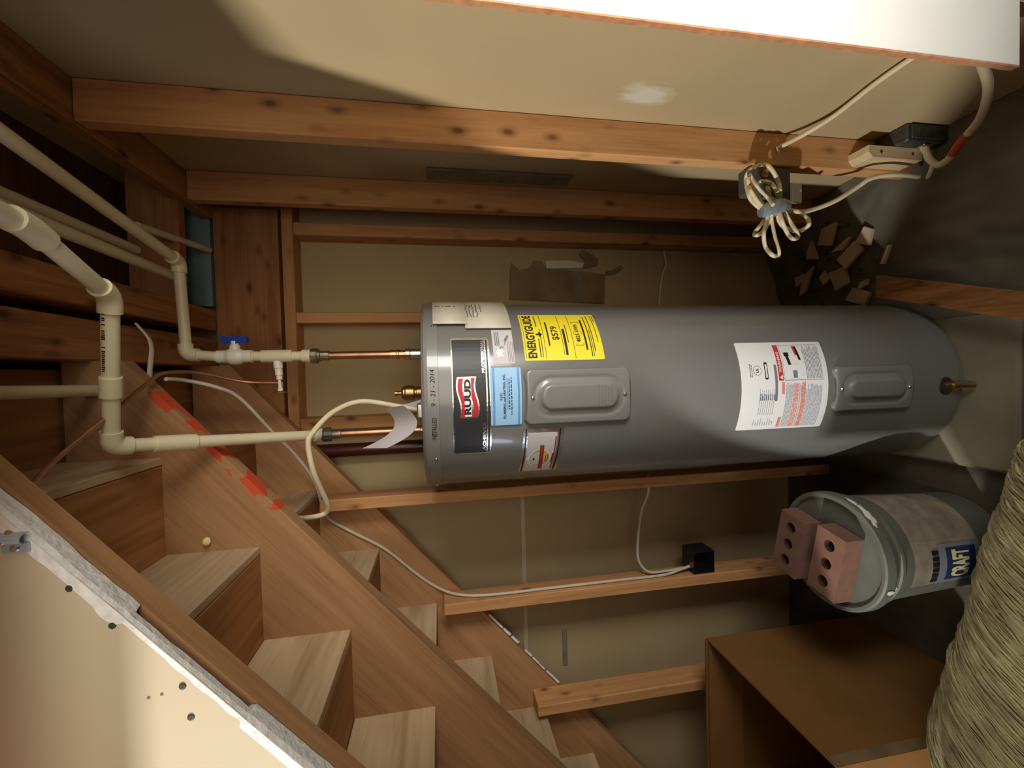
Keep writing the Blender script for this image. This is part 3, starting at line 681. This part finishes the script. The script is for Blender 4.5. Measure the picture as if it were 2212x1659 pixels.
elbow('elbow', H0, H1, H2, .0178, M_['cpvc'], hp)
d2 = (H2-H1).normalized(); L2 = (H2-H1).length
pipe('pipe', H1+d2*.025, H1+d2*(L2-.025), PR, M_['cpvc'], hp)
fitting('coupling', H1+d2*.098, H1+d2*.138, .0172, M_['cpvc'], hp)
# ink line on the pipe
t = MB(); p = H1+d2*.150
for k in range(34):
    a = p + d2*(.0037*k); 
    if random.random() < .18: continue
    nrm = (Vector((0,0,0))-a); nrm = (nrm - d2*nrm.dot(d2)).normalized(); up = nrm.cross(d2); 
    if up.z < 0: up = -up
    c_ = a + (nrm*math.cos(.75)+up*math.sin(.75))*(PR+.0004); tt = (-nrm*math.sin(.75)+up*math.cos(.75))
    wd, hh = random.uniform(.0009,.0014), random.uniform(.0022,.0034)
    t.add([c_-d2*wd-tt*hh, c_+d2*wd-tt*hh, c_+d2*wd+tt*hh, c_-d2*wd+tt*hh],[(0,1,2,3)])
build('pipe_print', t, M_['black'], hp)
elbow('elbow', H1, H2, H3, .0178, M_['cpvc'], hp)
d3 = (H3-H2).normalized(); pipe('pipe', H2+d3*.026, H3-d3*.018, PR, M_['cpvc'], hp)
elbow('elbow', H2, H3, H4, .0178, M_['cpvc'], hp)
d4 = (H4-H3).normalized(); pipe('pipe', H3+d4*.026, H4, PR, M_['cpvc'], hp)
def single(name, mb, mat, label, cat, group=None):
    o = build(name, mb, mat); o['label'] = label; o['category'] = cat
    if group: o['group'] = group
    return o
single('overhead_pipe', MB().tube([(.370,.45,.81),(.360,1.300,.80)], .0125, 14), M_['cpvc'], 'white overhead pipe in the joist bay, ending at the wooden blocking', 'pipe')
single('overhead_pipe', MB().tube([(.322,.45,.742),(.300,1.385,.736)], .0134, 14), M_['cpvc'], 'lower white overhead pipe below the joists, ending behind the cold pipe elbow', 'pipe')
single('overhead_pipe', MB().tube([(0.425,1.3,0.794),(0.451,1.612,0.769)], .0105, 14), M_['cpvc'], 'short white pipe reaching the blue-green board beyond the wooden blocking', 'pipe')
single('overhead_pipe', MB().tube([(-.004,.40,.752),(-.014,1.0765,.752)], .0125, 14), M_['cpvc'], 'white pipe under the stair top running into the middle stringer', 'pipe')
single('white_strap', MB().tube(spline([(.150,1.22,.757),(.10,1.20,.715),(.03,1.15,.690),(.012,1.13,.680)],6), .008, 8, flat=.45), M_['valve_white'], 'short white plastic strap hanging between the joist and the middle stringer', 'strap')
single('drain_pipe', MB().tube([(-.271,1.655,-1.575),(-.271,1.655,.62)], .0255, 20), M_['maroon'], 'dark red upright pipe behind the heater against the back wall', 'pipe')

# ---- small copper tube with its clip
tb = thing('copper_tube', (-.014,1.27,.44), 'thin copper tube curving from the stub valve over the stairs to a clip', 'tube')
build('tube', MB().tube(spline([(-.010,1.272,.440),(-.004,1.262,.53),(.022,1.20,.612),(.0226,1.13,.645),(.006,1.07,.640),(-.050,.92,.613),(-.115,.80,.615),(-.148,.70,.58),(-.168,.62,.533),(-.1815,.587,.511),(-.190,.5865,.54),(-.215,.5865,.58)],8), .0042, 8), M_['copper_dull'], tb)
t = MB(); t.bbox((-.200,.5928,.4935),(-.1865,.5955,.5215),.001)
arc = [(-.1865,.5928)]+[(-.1815-.0062*math.cos(PI*k/8), .5928-.0105*math.sin(PI*k/8)) for k in range(1,8)]+[(-.1753,.5955)]
for (x1,y1),(x2,y2) in zip(arc, arc[1:]):
    for e, q in ((0,(0,1,2,3)),(.001,(3,2,1,0))): t.add([(x1,y1-e,.4935),(x2,y2-e,.4935),(x2,y2-e,.5215),(x1,y1-e,.5215)],[q],True)
cl_ = build('pipe_clip', t, M_['clip'], tb, label='bright steel clip')
build('clip_screw', MB().lathe([(.0001,.003),(.004,.0022),(.0055,0)], (-.1935,.5928,.5075), (0,-1,0), 12), M_['steel'], cl_)

# ================================================================== CABLES
single('heater_cable', MB().tube(spline([(-.097,1.205,.050),(-.090,1.20,.085),(-.083,1.20,.117),(-.066,1.20,.214),(-.091,1.19,.285),(-.142,1.17,.333),(-.172,1.165,.343),(-.240,1.17,.335),(-.300,1.20,.325),(-.356,1.235,.318),(-.382,1.25,.334),(-.380,1.22,.372),(-.36,1.16,.385)],8), .0072, 10), M_['cable'], 'thick cream cable looping off the heater top to the middle stringer', 'cable')
single('stair_cable', MB().tube(spline([(.008,1.135,.648),(.0037,1.20,.64),(-.018,1.25,.59),(-.052,1.30,.557),(-.161,1.38,.505),(-.248,1.45,.464),(-.346,1.50,.426),(-.437,1.54,.417),(-.494,1.562,.402),(-.549,1.563,.326),(-.619,1.563,.217),(-.723,1.563,.106),(-.782,1.56,.030),(-.796,1.52,-.048),(-.7985,1.50,-.16),(-.7985,1.50,-.40),(-.7985,1.50,-.66),(-.7985,1.50,-.83),(-.785,1.50,-.90),(-.772,1.50,-.957)],8), .0052, 8), M_['cable_white'], 'white cable stapled down the far stringer and along the stud to the black box', 'cable')
single('wall_cable', MB().tube(spline([(-.405,1.50,-.775),(-.473,1.50,-.775),(-.552,1.52,-.755),(-.676,1.53,-.743),(-.745,1.525,-.744),(-.785,1.515,-.775),(-.7925,1.515,-.826),(-.786,1.515,-.955)],8), .0050, 8), M_['cable_white'], 'white cable looping from behind the heater across the back wall to the black box', 'cable')
single('wall_cable', MB().tube(spline([(.556,1.690,-.985),(.505,1.693,-.968),(.455,1.692,-.975),(.395,1.693,-.955),(.296,1.692,-.942),(.22,1.692,-.94)],8), .0048, 8), M_['cable_white'], 'dim cable across the back wall right of the heater', 'cable')
single('right_wall_cable', MB().tube(spline([(.640,.60,-.996),(.640,.727,-.996),(.639,.822,-.998),(.634,.93,-1.008),(.622,.995,-.985),(.606,1.038,-.944),(.603,1.041,-.938)],8), .0062, 8), M_['cable'], 'cream cable slanting across the lit right wall into the nearest stud', 'cable')
fc = thing('feed_cable', (.562,.64,-1.10), 'thick cream cable with orange tape dropping past the white panel to the junction box', 'cable')
build('jacket', MB().tube(spline([(.562,.625,-.985),(.562,.64,-1.013),(.560,.70,-1.126),(.560,.78,-1.235),(.549,.83,-1.273),(.538,.87,-1.298),(.527,.90,-1.318),(.528,.93,-1.329),(.556,.955,-1.336),(.592,.968,-1.338)],8), .0085, 10), M_['cable'], fc)
build('orange_tape', MB().tube(spline([(.5495,.8285,-1.272),(.544,.852,-1.287),(.538,.870,-1.298),(.532,.885,-1.309)],5), .0096, 10), M_['orange'], fc, label='band of orange tape')
single('short_cable', MB().tube(spline([(.600,.975,-1.335),(.575,.965,-1.338),(.552,.955,-1.343),(.535,.962,-1.352),(.522,.985,-1.372)],8), .0058, 8), M_['cable'], 'short cream cable bending out of the junction box toward the floor', 'cable')
co = thing('cable_coil', (.43,1.0,-.98), 'bundled coil of cream cable bound with silver tape hanging off the nearest stud', 'cable coil')
LOOPS = dict(
 A=[(0.415,1.0,-0.859),(0.434,1.005,-0.837),(0.448,0.991,-0.81),(0.502,1.012,-0.818),(0.515,0.988,-0.814),(0.54,1.01,-0.861),(0.529,0.994,-0.871),(0.513,1.001,-0.896),(0.489,1.005,-0.912),(0.465,0.991,-0.902),(0.454,1.011,-0.918),(0.423,0.988,-0.891)],
 B=[(0.497,0.98,-0.804),(0.49,0.985,-0.815),(0.461,0.971,-0.82),(0.447,0.992,-0.864),(0.417,0.968,-0.86)],
 C=[(0.413,0.99,-0.858),(0.434,0.995,-0.84),(0.456,0.981,-0.807),(0.479,1.002,-0.819),(0.486,0.978,-0.796)],
 D=[(0.481,1.0,-0.841),(0.492,1.005,-0.853),(0.488,0.991,-0.854),(0.494,1.012,-0.893),(0.467,0.988,-0.886),(0.457,1.01,-0.915)],
 I=[(0.421,1.01,-0.879),(0.453,1.015,-0.857),(0.473,1.001,-0.83),(0.5,1.022,-0.845)],
 J=[(0.43,1.015,-0.896),(0.46,1.02,-0.896),(0.474,1.006,-0.88),(0.489,1.027,-0.895)],
 E=[(0.408,0.995,-0.87),(0.386,1.0,-0.868),(0.347,0.986,-0.848),(0.321,1.007,-0.871),(0.293,0.983,-0.87),(0.298,1.005,-0.904),(0.304,0.989,-0.896),(0.343,0.996,-0.891),(0.387,1.0,-0.885),(0.403,0.986,-0.872)],
 F=[(0.413,1.01,-0.879),(0.395,1.015,-0.874),(0.369,1.001,-0.844),(0.361,1.022,-0.85),(0.348,0.998,-0.837),(0.368,1.02,-0.875),(0.388,1.004,-0.878),(0.413,1.011,-0.888)],
 G=[(0.417,0.985,-0.904),(0.385,0.99,-0.931),(0.353,0.976,-0.937),(0.347,0.997,-0.961),(0.333,0.973,-0.925),(0.353,0.995,-0.929),(0.377,0.979,-0.898),(0.406,0.986,-0.896)],
 H=[(0.426,1.0,-0.921),(0.421,1.005,-0.95),(0.412,0.991,-0.956),(0.406,1.012,-1.004),(0.379,0.988,-0.987),(0.375,1.01,-0.994),(0.362,0.994,-0.959),(0.37,1.001,-0.933),(0.386,1.005,-0.913),(0.409,0.991,-0.894)])
for k_, p in LOOPS.items(): build('loop', MB().tube(spline(p,6), .0056, 8, flat=.8), M_['cable'], co)
build('lead', MB().tube(spline([(.418,1.0,-.90),(.425,1.02,-.97),(.440,1.05,-1.045),(.463,1.035,-1.115),(.497,1.015,-1.170),(.517,1.0,-1.200),(.526,.99,-1.262),(.530,1.0,-1.36)],8), .0062, 10), M_['cable'], co)
build('tape_band', MB().tube(spline([(.412,1.0,-.850),(.417,.996,-.875),(.424,.992,-.902),(.431,1.0,-.928)],4), .019, 12, rfun=lambda u: .015+.007*math.sin(u*PI)), M_['tape'], co, label='wrap of silver duct tape')
eb = thing('electrical_box', (.51,1.085,-1.01), 'pale electrical box on the nearest stud behind the cable coil', 'electrical box')
build('box', MB().bbox((.486,1.05,-.992),(.559,1.10,-.862),.004), M_['box_shaded'], eb)  # body darkened by colour for the shade behind the coil
build('cover_flange', MB().bbox((.458,1.04,-1.018),(.512,1.0485,-.985),.002), M_['offwhite'], eb, label='white corner of the box cover')  # lit part of the same pale box, left white
build('copper_connector', MB().lathe([(.0001,.022),(.010,.020),(.013,.012),(.013,0)], (.535,1.052,-.905), (0,-1,0), 8, False), M_['copper_bright'], eb)
# junction box and its wood block
jb = thing('junction_box', (.635,1.0,-1.42), 'dark metal junction box on the foot of the nearest stud', 'junction box')
t = MB(); t.bbox((.601,.955,-1.415),(.648,1.043,-1.262),.004)
build('box', t, M_['iron'], jb)
for z in (-1.30,-1.345,-1.385): build('knockout', MB().lathe([(.0001,.0012),(.009,.0010),(.010,0)], (.6008,1.0,z), (-1,0,0), 14), M_['steel'], jb)
build('cover_plate', MB().bbox((.607,.9495,-1.405),(.645,.9545,-1.272),.002), M_['iron'], jb)
build('clamp', MB().bbox((.595,.958,-1.355),(.6005,.985,-1.322),.002), M_['steel'], jb)
t = MB(); t.prism([(-1.188,.568),(-1.175,.582),(-1.175,.600),(-1.352,.600),(-1.352,.568)], lambda u,v,t_: (v,t_,u), .985, 1.044)
wbk = build('wood_block', t, M_['new_wood']); wbk['label'] = 'pale scrap wood block screwed to the stud beside the junction box'; wbk['category'] = 'wood block'
for z in (-1.215,-1.320): build('nail_hole', MB().lathe([(.0001,.001),(.004,.0008),(.0045,0)], (.584,.9848,z), (0,-1,0), 10), M_['iron'], wbk)
# black outlet box on the back wall stud
ob = thing('outlet_box', (-.76,1.53,-1.05), 'small black outlet box on the back wall stud left of the heater', 'outlet box')
t = MB(); x0,x1,y0,y1,z0,z1 = -.805,-.718,1.490,1.568,-1.045,-.955
for a, b_ in (((x0,y0,z0),(x0+.004,y1,z1)),((x1-.004,y0,z0),(x1,y1,z1)),((x0+.004,y0,z0),(x1-.004,y1,z0+.004)),((x0+.004,y0,z1-.004),(x1-.004,y1,z1)),((x0+.004,y1-.004,z0+.004),(x1-.004,y1,z1-.004))): t.box(a,b_)
build('box', t, M_['bakelite'], ob)
build('mounting_ear', MB().bbox((x0+.03,y0-.003,z1),(x0+.05,y0+.002,z1+.016),.001), M_['steel'], ob)
# lath strip on the right wall and the torn patch on the back wall
single('lath_strip', MB().bbox((.6425,1.350,-.452),(.6495,1.423,.022),.002), M_['lath'], 'weathered grey strip fixed to the right wall between the studs', 'wood strip')
tp = thing('cardboard_patch', (.37,1.69,-.69), 'torn stained cardboard patch on the back wall right of the heater', 'cardboard')
build('panel', MB().prism([(.447,-.297),(.404,-.292),(.301,-.287),(.284,-.690),(.405,-.697),(.417,-.600),(.424,-.44),(.455,-.425),(.458,-.39),(.428,-.372),(.418,-.33)], lambda u,v,t_: (u,t_,v), 1.689, 1.6995), M_['old_card'], tp)
build('torn_flap', MB().prism([(.424,-.440),(.428,-.59),(.452,-.605),(.462,-.53),(.458,-.44)], lambda u,v,t_: (u,t_-.25*max(0,.46-u),v), 1.690, 1.6935), M_['paper'], tp)
build('torn_flap', MB().prism([(.428,-.60),(.455,-.612),(.49,-.580),(.505,-.60),(.470,-.665),(.44,-.66)], lambda u,v,t_: (u,t_-.02,v), 1.702, 1.705), M_['old_card'], tp)
build('torn_flap', MB().tube(spline([(.41,1.690,-.70),(.415,1.675,-.73),(.435,1.67,-.765)],5), .007, 6, flat=.35), M_['lath'], tp)
build('tape_strip', MB().prism([(.300,-.575),(.402,-.575),(.402,-.590),(.299,-.590)], lambda u,v,t_: (u,t_,v), 1.6875, 1.6892), M_['lath'], tp)

# ================================================================== BUCKET AND BRICKS
BX, BY, BT = -.545, 1.062, -1.118
bk = thing('bucket', (BX,BY,FZ), 'grey plastic pail with plaster smears, two bricks on its lid', 'bucket')
H_ = BT-FZ
build('body', MB().lathe([(.001,.002),(.128,.002),(.134,.006),(.149,H_-.075),(.155,H_-.074),(.155,H_-.066),(.150,H_-.064),(.151,H_-.034),(.153,H_-.030)], (BX,BY,FZ), seg=56), M_['bucket'], bk)
build('lid', MB().lathe([(.154,H_-.034),(.166,H_-.034),(.167,H_-.028),(.166,H_-.004),(.162,H_),(.154,H_),(.150,H_-.004),(.148,H_-.012),(.001,H_-.012)], (BX,BY,FZ), seg=56), M_['bucket'], bk)
def bp(a, h, r): q = math.radians(a); return (BX+r*math.sin(q), BY-r*math.cos(q), FZ+h)
def bpatch(mb, a0, a1, h0, h1, off=.001, mi=0, n=8):
    rad = lambda h: .134+(h-.006)/(H_-.081)*.015+off
    vs = []
    for i in range(n+1):
        a = a0+(a1-a0)*i/n; vs += [bp(a,h0,rad(h0)), bp(a,h1,rad(h1))]
    mb.add(vs,[(2*i,2*i+2,2*i+3,2*i+1) for i in range(n)],False,mi); return mb
lb = build('paper_label', bpatch(bpatch(MB(),-24,92,.11,.345,.0008,0,24),-24,20,.115,.26,.0014,1,12), [M_['lath'],M_['grey_print']], bk)
t = MB(); bpatch(t,-20,16,.130,.235,.0018,0,12)
build('blue_panel', t, M_['deep_blue'], lb)
vs, fs = text_mesh('CRAFT', .088, .004)
w0 = max(v[0] for v in vs)-min(v[0] for v in vs); k = .075/w0
t = MB(); t.add([bp(-2+math.degrees(v[0]*k/.14), .183+v[1]*.9, .134+(.177+v[1]*.9)/(H_-.081)*.015+.0026) for v in vs], fs)
build('bucket_lettering', t, M_['paper_stain'], lb)
t = MB()
for a in range(-20,16,6): bpatch(t,a,a+4.6,.262,.285,.0022,0,2)
build('small_lettering', t, M_['dark_print'], lb)
t = MB()
for (a, h, da, dh_) in ((52,H_-.020,9,.012),(60,H_-.022,6,.009),(70,H_-.018,8,.008),(44,H_-.016,4,.006),(-18,H_-.018,3,.014),(-20,H_-.052,3.4,.012),(-28,H_-.050,2.5,.010)):
    n = 12; rad = .168 if h > H_-.035 else .1525
    vs = [bp(a,h,rad+.002)]+[bp(a+da*math.cos(2*PI*i/n)*random.uniform(.6,1.1), h+dh_*math.sin(2*PI*i/n)*random.uniform(.6,1.1), rad+.0006) for i in range(n)]
    t.add(vs,[(0,1+i,1+(i+1)%n) for i in range(n)])
build('plaster_smear', t, M_['plaster'], bk, kind='stuff')
def brick(cx_, cy_, ang, label, zb):
    ln, wd, ht = .192, .088, .057; ca, sa = math.cos(ang), math.sin(ang)
    f = lambda u, v, z: (cx_+u*ca-v*sa, cy_+u*sa+v*ca, zb+z)
    holes = [(-.056,0),(0,0),(.056,0)]; hr = .0165; n = 16; mb = MB()
    # top and bottom faces as three cells, each a square ring round its hole
    xs_ = [-ln/2,-.028,.028,ln/2]
    for z, flip in ((ht,False),(0,True)):
        for c_, (h0, _) in enumerate(holes):
            a, b_ = xs_[c_], xs_[c_+1]; outer = []; inner = []
            for k_ in range(n):
                an = 2*PI*k_/n+PI/n; dx, dy = math.cos(an), math.sin(an)
                s_ = min(((b_-h0) if dx > 0 else (h0-a))/max(abs(dx),1e-6), (wd/2)/max(abs(dy),1e-6))
                outer.append(f(h0+dx*s_, dy*s_, z)); inner.append(f(h0+dx*hr, dy*hr, z))
            # snap outer samples nearest the corners onto the corners
            for (qx, qy) in ((a,-wd/2),(b_,-wd/2),(b_,wd/2),(a,wd/2)):
                P = Vector(f(qx,qy,z)); i = min(range(n), key=lambda q: (Vector(outer[q])-P).length); outer[i] = tuple(P)
            fs2 = [(k_,(k_+1)%n,n+(k_+1)%n,n+k_) for k_ in range(n)]
            mb.add(outer+inner, [tuple(reversed(q)) for q in fs2] if flip else fs2)
    for (h0, _) in holes:
        ring = [(h0+hr*math.cos(2*PI*k_/n+PI/n), hr*math.sin(2*PI*k_/n+PI/n)) for k_ in range(n)]
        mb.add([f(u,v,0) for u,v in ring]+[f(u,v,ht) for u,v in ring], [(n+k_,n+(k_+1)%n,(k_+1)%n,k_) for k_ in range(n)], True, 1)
    pts = [(-ln/2,-wd/2),(ln/2,-wd/2),(ln/2,wd/2),(-ln/2,wd/2)]
    mb.add([f(u,v,0) for u,v in pts]+[f(u,v,ht) for u,v in pts], [(k_,(k_+1)%4,4+(k_+1)%4,4+k_) for k_ in range(4)])
    o = build('brick', mb, [M_['brick'],M_['brick_dark']]); o['label'] = label; o['category'] = 'brick'; return o
brick(-.557,1.148,PI-.22,'three-hole clay brick on the bucket lid, the back one nearer the wall',BT+.0005)
brick(-.561,1.016,PI-.20,'three-hole clay brick on the bucket lid, the front one nearer the shaggy roll',BT+.0005)

# ================================================================== CARDBOARD BOX
bx = thing('cardboard_box', (-1.2,1.1,FZ), 'tall open brown cardboard box standing under the stairs', 'box')
X1, X0, Y0, Y1, ZT = -.972, -1.50, .852, 1.362, -.918
build('side_panel', MB().box((X1-.006,Y0,FZ+.001),(X1,Y1,ZT)), M_['cardboard'], bx)
build('side_panel', MB().box((X0,Y0,FZ+.001),(X0+.006,Y1,ZT)), M_['cardboard'], bx)
build('end_panel', MB().box((X0+.006,Y1-.006,FZ+.001),(X1-.006,Y1,ZT+.006)), M_['cardboard'], bx)
build('end_panel', MB().box((X0+.006,Y0,FZ+.001),(X1-.006,Y0+.006,ZT)), M_['cardboard'], bx)
build('bottom_panel', MB().box((X0+.006,Y0+.006,FZ+.001),(X1-.006,Y1-.006,FZ+.007)), M_['cardboard'], bx)
build('flap', MB().prism([(X0+.02,ZT-.002),(X1-.02,ZT-.002),(X1-.03,ZT-.12),(X0+.03,ZT-.12)], lambda u,v,t_: (u,t_-(ZT-v)*.18,v), Y1-.012, Y1-.008), M_['cardboard'], bx)
build('tape_strip', MB().box((X1,Y0+.001,ZT-.30),(X1+.0008,Y0+.03,ZT-.002)), M_['old_card'], bx)

# ================================================================== ROLL OF FIBROUS INSULATION
A0, A1, RR = Vector((-.185,.385,FZ+.302)), Vector((-.962,.565,FZ+.302)), .296
rl_ = thing('insulation_roll', ((A0.x+A1.x)/2,(A0.y+A1.y)/2,FZ), 'large shaggy olive-beige roll of fibrous insulation in front of the bucket', 'insulation roll')
ax_ = (A1-A0).normalized(); ex_ = ax_.cross(Vector((0,0,1))).normalized(); ex_ = ex_ if ex_.y > 0 else -ex_
def rp_(s_, a, r): return A0 + ax_*(s_*(A1-A0).length) + ex_*(r*math.cos(a)) + Vector((0,0,1))*(r*math.sin(a))
def rw(s_, a): return RR*(1 + .030*noise.noise(Vector((s_*5,math.cos(a)*1.6,math.sin(a)*1.6))) + .016*noise.noise(Vector((s_*26,math.cos(a)*2.2,math.sin(a)*2.2)))) - .012*smooth01(.06,0,s_)*2 - .012*smooth01(.94,1,s_)*2
t = MB(); t.grid(lambda u,v: rp_(u, v*2*PI, rw(u, v*2*PI)), 120, 90)
t.add([rp_(0,2*PI*k/60,rw(0,2*PI*k/60)) for k in range(60)],[tuple(range(59,-1,-1))]); t.add([rp_(1,2*PI*k/60,rw(1,2*PI*k/60)) for k in range(60)],[tuple(range(60))])
build('core', t, M_['fiber_core'], rl_)
t = MB()
for k in range(5200):
    s_ = random.random(); a0 = random.uniform(-.3, PI*.95); ln = random.uniform(.25,.9); slip = random.gauss(.012,.010)
    wdt = random.choice((.0010,.0014,.0018,.003)); hgt = random.uniform(.001,.006); vs = []
    n = 6
    for i in range(n+1):
        u = i/n; a = a0+ln*u; ss = min(1,max(0,s_+slip*u)); r = rw(ss,a)+hgt*math.sin(u*PI)-.002
        wq = wdt*math.sin(PI*(u*.9+.05))
        c_ = rp_(ss,a,r); vs += [c_-ax_*wq, c_+ax_*wq, rp_(ss,a,r+wdt*1.3)]
    t.add(vs,[(i*3+j,(i+1)*3+j,(i+1)*3+(j+1)%3,i*3+(j+1)%3) for i in range(n) for j in range(3)],True)
build('fibers', t, M_['fiber'], rl_, kind='stuff')

# ================================================================== RIGHT SIDE GROUND
def ground(x, y):
    return FZ + smooth01(.10,.60,x)*(.11+.075*smooth01(1.5,.95,y)) + .010*noise.noise(Vector((x*5,y*5,0)))*smooth01(.1,.25,x)
def gz(u, v):
    x = .10+.548*u; y = .615+1.08*v
    fold = .014*noise.noise(Vector((x*9+y*7,y*2.2-x*4,2.0)))+.006*noise.noise(Vector((x*26,y*15,5)))
    return (x, y, max(FZ+.002, ground(x,y)+fold*smooth01(.10,.25,x)))
single('plastic_sheet', MB().grid(gz, 70, 110), M_['sheet'], 'crumpled dark grey plastic sheet over the raised ground along the right wall', 'plastic sheet')
def gtop(x, y): return gz((x-.10)/.548, (y-.615)/1.08)[2]
# plank
t = MB(); a = Vector((.262,1.20,0)); b_ = Vector((.122,.80,0)); d = (b_-a).normalized(); nrm = Vector((-d.y,d.x,0))
wv = [a+nrm*.036,a-nrm*.036,b_-nrm*.036,b_+nrm*.036]
zz = [-1.462,-1.488,-1.500,-1.468]
if wv[0].x < wv[1].x: zz = [zz[1],zz[0],zz[3],zz[2]]
t.add([(wv[i].x,wv[i].y,zz[i]) for i in range(4)]+[(wv[i].x,wv[i].y,zz[i]+.018) for i in range(4)],[(0,3,2,1),(4,5,6,7),(0,1,5,4),(1,2,6,5),(2,3,7,6),(3,0,4,7)])
single('plank', t, M_['old_y'], 'short brown board lying between the heater pad and the plastic sheet', 'board')
# scattered plaster chips
CHIPS = [[(0.468,1.22),(0.451,1.194),(0.4,1.205),(0.422,1.249)],[(0.437,1.273),(0.398,1.24),(0.346,1.301),(0.386,1.336)],[(0.364,1.336),(0.302,1.326),(0.283,1.382),(0.355,1.405)],[(0.287,1.337),(0.254,1.27),(0.213,1.296),(0.246,1.375)],[(0.297,1.304),(0.304,1.273),(0.284,1.279),(0.274,1.313)],[(0.421,1.358),(0.454,1.3),(0.456,1.283),(0.416,1.311)],[(0.337,1.407),(0.371,1.437),(0.348,1.454),(0.316,1.434)],[(0.428,1.479),(0.414,1.427),(0.495,1.457),(0.455,1.479)],[(0.464,1.416),(0.446,1.358),(0.522,1.33),(0.519,1.396)],[(0.389,1.168),(0.389,1.158),(0.332,1.183),(0.335,1.192)],[(0.397,1.469),(0.364,1.525),(0.292,1.544),(0.305,1.514)],[(0.375,1.571),(0.383,1.524),(0.348,1.536),(0.333,1.56)]]
CL = ['flat tan plaster chip lying apart, nearest the white patch of sheet','large oblong tan plaster chip in the middle of the rubble','square tan plaster chip left of the oblong one','pale plaster chip lying closest against the heater','small plaster crumb between the square chip and the heater chip','narrow tan chip tucked behind the large oblong chip','small rounded chip behind the square plaster chip','brown plaster flake far back in the rubble corner','broad brown flake behind the oblong chip toward the stud','thin pale splinter lying alone on the plastic sheet','long pale sliver at the back edge of the rubble','small crumb against the back wall behind the rubble']
for c_, l_ in zip(CHIPS, CL):
    cxx = sum(p[0] for p in c_)/len(c_); cyy = sum(p[1] for p in c_)/len(c_)
    z0 = max(gtop(*p) for p in c_)+.004; tx, ty = random.uniform(-.12,.12), random.uniform(-.12,.12)
    mb = MB(); mb.prism(c_, lambda u,v,t_: (u,v,z0+t_+(u-cxx)*tx+(v-cyy)*ty), 0, .011)
    single('plaster_chip', mb, M_['chip'], l_, 'plaster chip', 'plaster chips in the back corner')
t = MB()
for k in range(170):
    x = random.gauss(.40,.09); y = random.gauss(1.47,.12)
    if not (.2 < x < .55 and 1.2 < y < 1.66) or math.hypot(x-HX,y-HY) < .29: continue
    r = random.uniform(.004,.016); z = gtop(x,y)+r*.3; q = [Vector((random.gauss(0,1),random.gauss(0,1),random.gauss(0,.7))).normalized()*r*random.uniform(.6,1.2) for _ in range(5)]
    q = [Vector((r,0,0)),Vector((-r*.5,r*.8,0)),Vector((-r*.5,-r*.8,0)),Vector((random.uniform(-r,r)*.3,0,r*.8)),Vector((0,random.uniform(-r,r)*.3,-r*.5))]
    an = random.uniform(0,6.3); ca, sa = math.cos(an), math.sin(an)
    t.add([(x+v.x*ca-v.y*sa, y+v.x*sa+v.y*ca, z+v.z) for v in q],[(0,1,3),(1,2,3),(2,0,3),(1,0,4),(2,1,4),(0,2,4)])
o = build('rubble', t, M_['rubble']); o['kind'] = 'stuff'; o['label'] = 'small dirt and rubble crumbs in the back right corner'; o['category'] = 'rubble'
